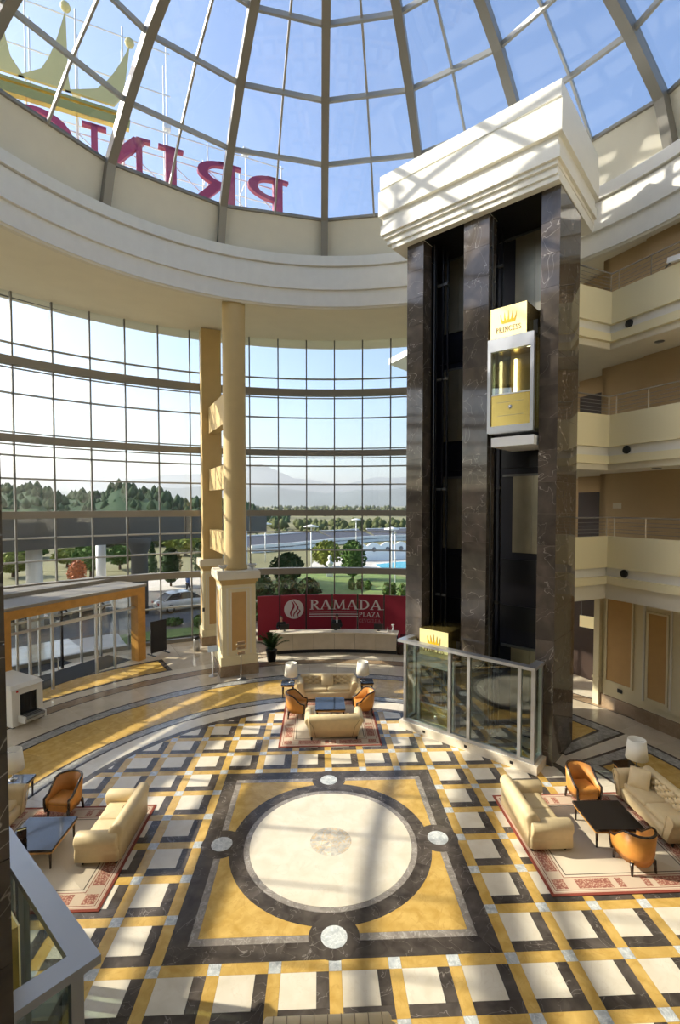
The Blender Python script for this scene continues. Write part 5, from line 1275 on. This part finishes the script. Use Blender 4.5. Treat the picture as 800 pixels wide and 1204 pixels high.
# far land: tree belts, wooded hill, mountains
def belt(name, items, m, seed):
    R_ = random.Random(seed); b = MB()
    for D0,D1,x0,x1,h0,h1,n in items:
        for k in range(n):
            D = R_.uniform(D0,D1); px = R_.uniform(x0,x1); x,y = dl_(px,D); hh = R_.uniform(h0,h1); r = hh*R_.uniform(.35,.6); nq = 7; v = []
            b.lathe([(.05,GZ),(r,GZ+hh*.3),(r*.85,GZ+hh*.65),(r*.35,GZ+hh*.92),(.02,GZ+hh)],nq,x,y)
            s = len(b.v)-5*nq
            for i in range(s,len(b.v)):
                p = b.v[i]; b.v[i] = (p[0]+R_.uniform(-.2,.2)*r,p[1]+R_.uniform(-.2,.2)*r,p[2]+R_.uniform(-.06,.06)*hh)
    return tag(obj(name,b,m),kind='stuff')
o = belt('far_tree_belt',[(110,150,250,500,1.2,2.5,70),(150,180,240,520,2,3.5,120),(330,600,230,560,3,6,220),(90,140,-60,250,3,6,120),(600,1400,240,600,4,8,160)],M['scrub'],3)
tag(o,'belts of small trees and bushes across the plain','trees')
b = MB(); R_ = random.Random(5); nx_, nd_ = 60, 8; v = []; f = []
for j in range(nd_+1):
    for i in range(nx_+1):
        px = -260+600*i/nx_; D = 190+j*25; x,y = dl_(px,D); e = max(0,min(1,(330-px)/150)); hgt = (14+3*sin(i*.5)+2*sin(i*1.3))*e*sin(pi*min(1,(j+.0)/nd_)); v.append((x,y,GZ-.5+hgt))
for j in range(nd_):
    for i in range(nx_): a = j*(nx_+1)+i; f.append((a,a+1,a+nx_+2,a+nx_+1))
b.add(v,f,0,True); hill = struct('wooded_hill', b, M['darkfoliage'])
b = MB()
for k in range(900):
    i = R_.uniform(0,nx_-.01); j = R_.uniform(.3,5.5); i0, j0 = int(i), int(j); p = Vector(v[j0*(nx_+1)+i0])
    px = -260+600*i/nx_; D = 190+j*25; x,y = dl_(px,D); z = p.z; hh = R_.uniform(3,6.5)
    if px > 300 : hh *= .6
    b.lathe([(.05,z-.5),(hh*.4,z+hh*.25),(hh*.28,z+hh*.65),(.02,z+hh)],6,x,y)
tag(obj('hill_forest',b,M['darkfoliage']),'dark forest covering the hill beyond the window','forest',kind='stuff')
def ridge(name, D, pts, m, seed):
    R_ = random.Random(seed); v = []; f = []; n = len(pts); N = 120; ys = []
    for i in range(N+1):
        px = pts[0][0]+(pts[-1][0]-pts[0][0])*i/N
        for k in range(n-1):
            if pts[k][0] <= px <= pts[k+1][0]: t = (px-pts[k][0])/(pts[k+1][0]-pts[k][0]); yy = pts[k][1]+(pts[k+1][1]-pts[k][1])*(t*t*(3-2*t))
        ys.append(yy)
        for j,(dd,kk) in enumerate(((-.18,0),(-.10,.35),(-.05,.7),(0,1),(.12,.2))):
            DD = D*(1+dd); x,y = dl_(px,DD); z = (594-yy)/571.*D*kk*(1+R_.uniform(-.05,.05)); v.append((x,y,z-5 if j in (0,4) else z+8))
    for i in range(N):
        for j in range(4): a = i*5+j; f.append((a,a+5,a+6,a+1))
    b = MB(); b.add(v,f,0,True); return struct(name,b,m)
ridge('mountain_ridge_far',7500,[(-900,575),(-300,560),(0,556),(160,562),(250,556),(310,546),(350,562),(400,570),(450,562),(520,556),(700,560),(1400,570)],M['mount'],1)
ridge('mountain_ridge_near',4200,[(-900,584),(-200,580),(100,578),(260,572),(330,574),(390,580),(430,576),(500,572),(800,578),(1400,584)],M['mount'],2)

# ------------------------------------------------------------------ rooftop sign: letters, crown, scaffold (its back is seen through the dome)
RS = thing('rooftop_sign','crimson rooftop letters with gold crown, seen from behind through the dome','sign',(-1.55,13.2,0),atan2(-.388,-.921))
b = MB(); 
for ch_, lb_ in text('PRINCESS',2.05,18.,21.15,.22): obj('letter',lb_,M['sgnred'],RS)
cb = MB()
cx_ = 11.8
for P in crownpoly(9.4,4.3): vprism(cb,[(cx_+x,23.5+z) for x,z in P],-.12,.0)
obj('crown',cb,M['sgngold'],RS)
for z0,z1 in ((23.4,23.75),(23.85,23.97)):
    cb = MB(); vprism(cb,[(cx_-4.6,z0),(cx_+4.6,z0),(cx_+4.65,z1),(cx_-4.65,z1)],-.2,.06); obj('crown_band',cb,M['gold'],RS)
for i in range(5):
    t = (i+.5)/5*2-1; cb = MB(); cb.lathe([(0,-.2),(.14,-.12),(.2,0),(.14,.12),(0,.2)],12); o = obj('crown_ball',cb,M['sgngold'],RS); o.location = (cx_+t*9.4*.62,-.06,23.5+4.3*(1-.28*abs(t))+.12)
sc = MB()
for k in range(12):
    x = .4+k*1.75; zt = 24.1 if k < 3 else 27.8
    for y in (-.4,-1.6): sc.tube([(x,y,19.2),(x,y,zt)],.035,6)
    for z in (20.3,21.6,22.9): sc.tube([(x,-.4,z),(x,-1.6,z)],.025,5)
    if k < 11:
        sc.tube([(x,-1.6,19.4),(x+1.75,-1.6,21.6)],.025,5); sc.tube([(x,-.4,21.6),(x+1.75,-.4,22.9)],.025,5)
for z in (20.3,21.6,22.9,24.0):
    for y in (-.4,-1.6): sc.tube([(.3,y,z),(20,y,z)],.03,6)
for z in (25.6,27.4): sc.tube([(5.5,-.4,z),(20,-.4,z)],.03,6)
obj('scaffold',sc,M['whitepaint'],RS)
for k in range(4):
    f_ = MB(); f_.cbox(2.15+k*3.5,-.4,24.25,.3,.3,.25); obj('flood_light',f_,M['whitepaint'],RS)

# ------------------------------------------------------------------ summer haze lying over the plain
hm, hn, hl_, hb_ = nm('haze_air'); hn.remove(hb_); vsn = hn.new('ShaderNodeVolumeScatter'); vsn.inputs['Density'].default_value = .00017; vsn.inputs['Anisotropy'].default_value = .35; vsn.inputs['Color'].default_value = (.95,.97,1,1)
hl_.new(vsn.outputs[0], hn['Material Output'].inputs['Volume'])
b = MB(); b.box(-14000,14000,130,15000,-2,420); struct('haze', b, hm)
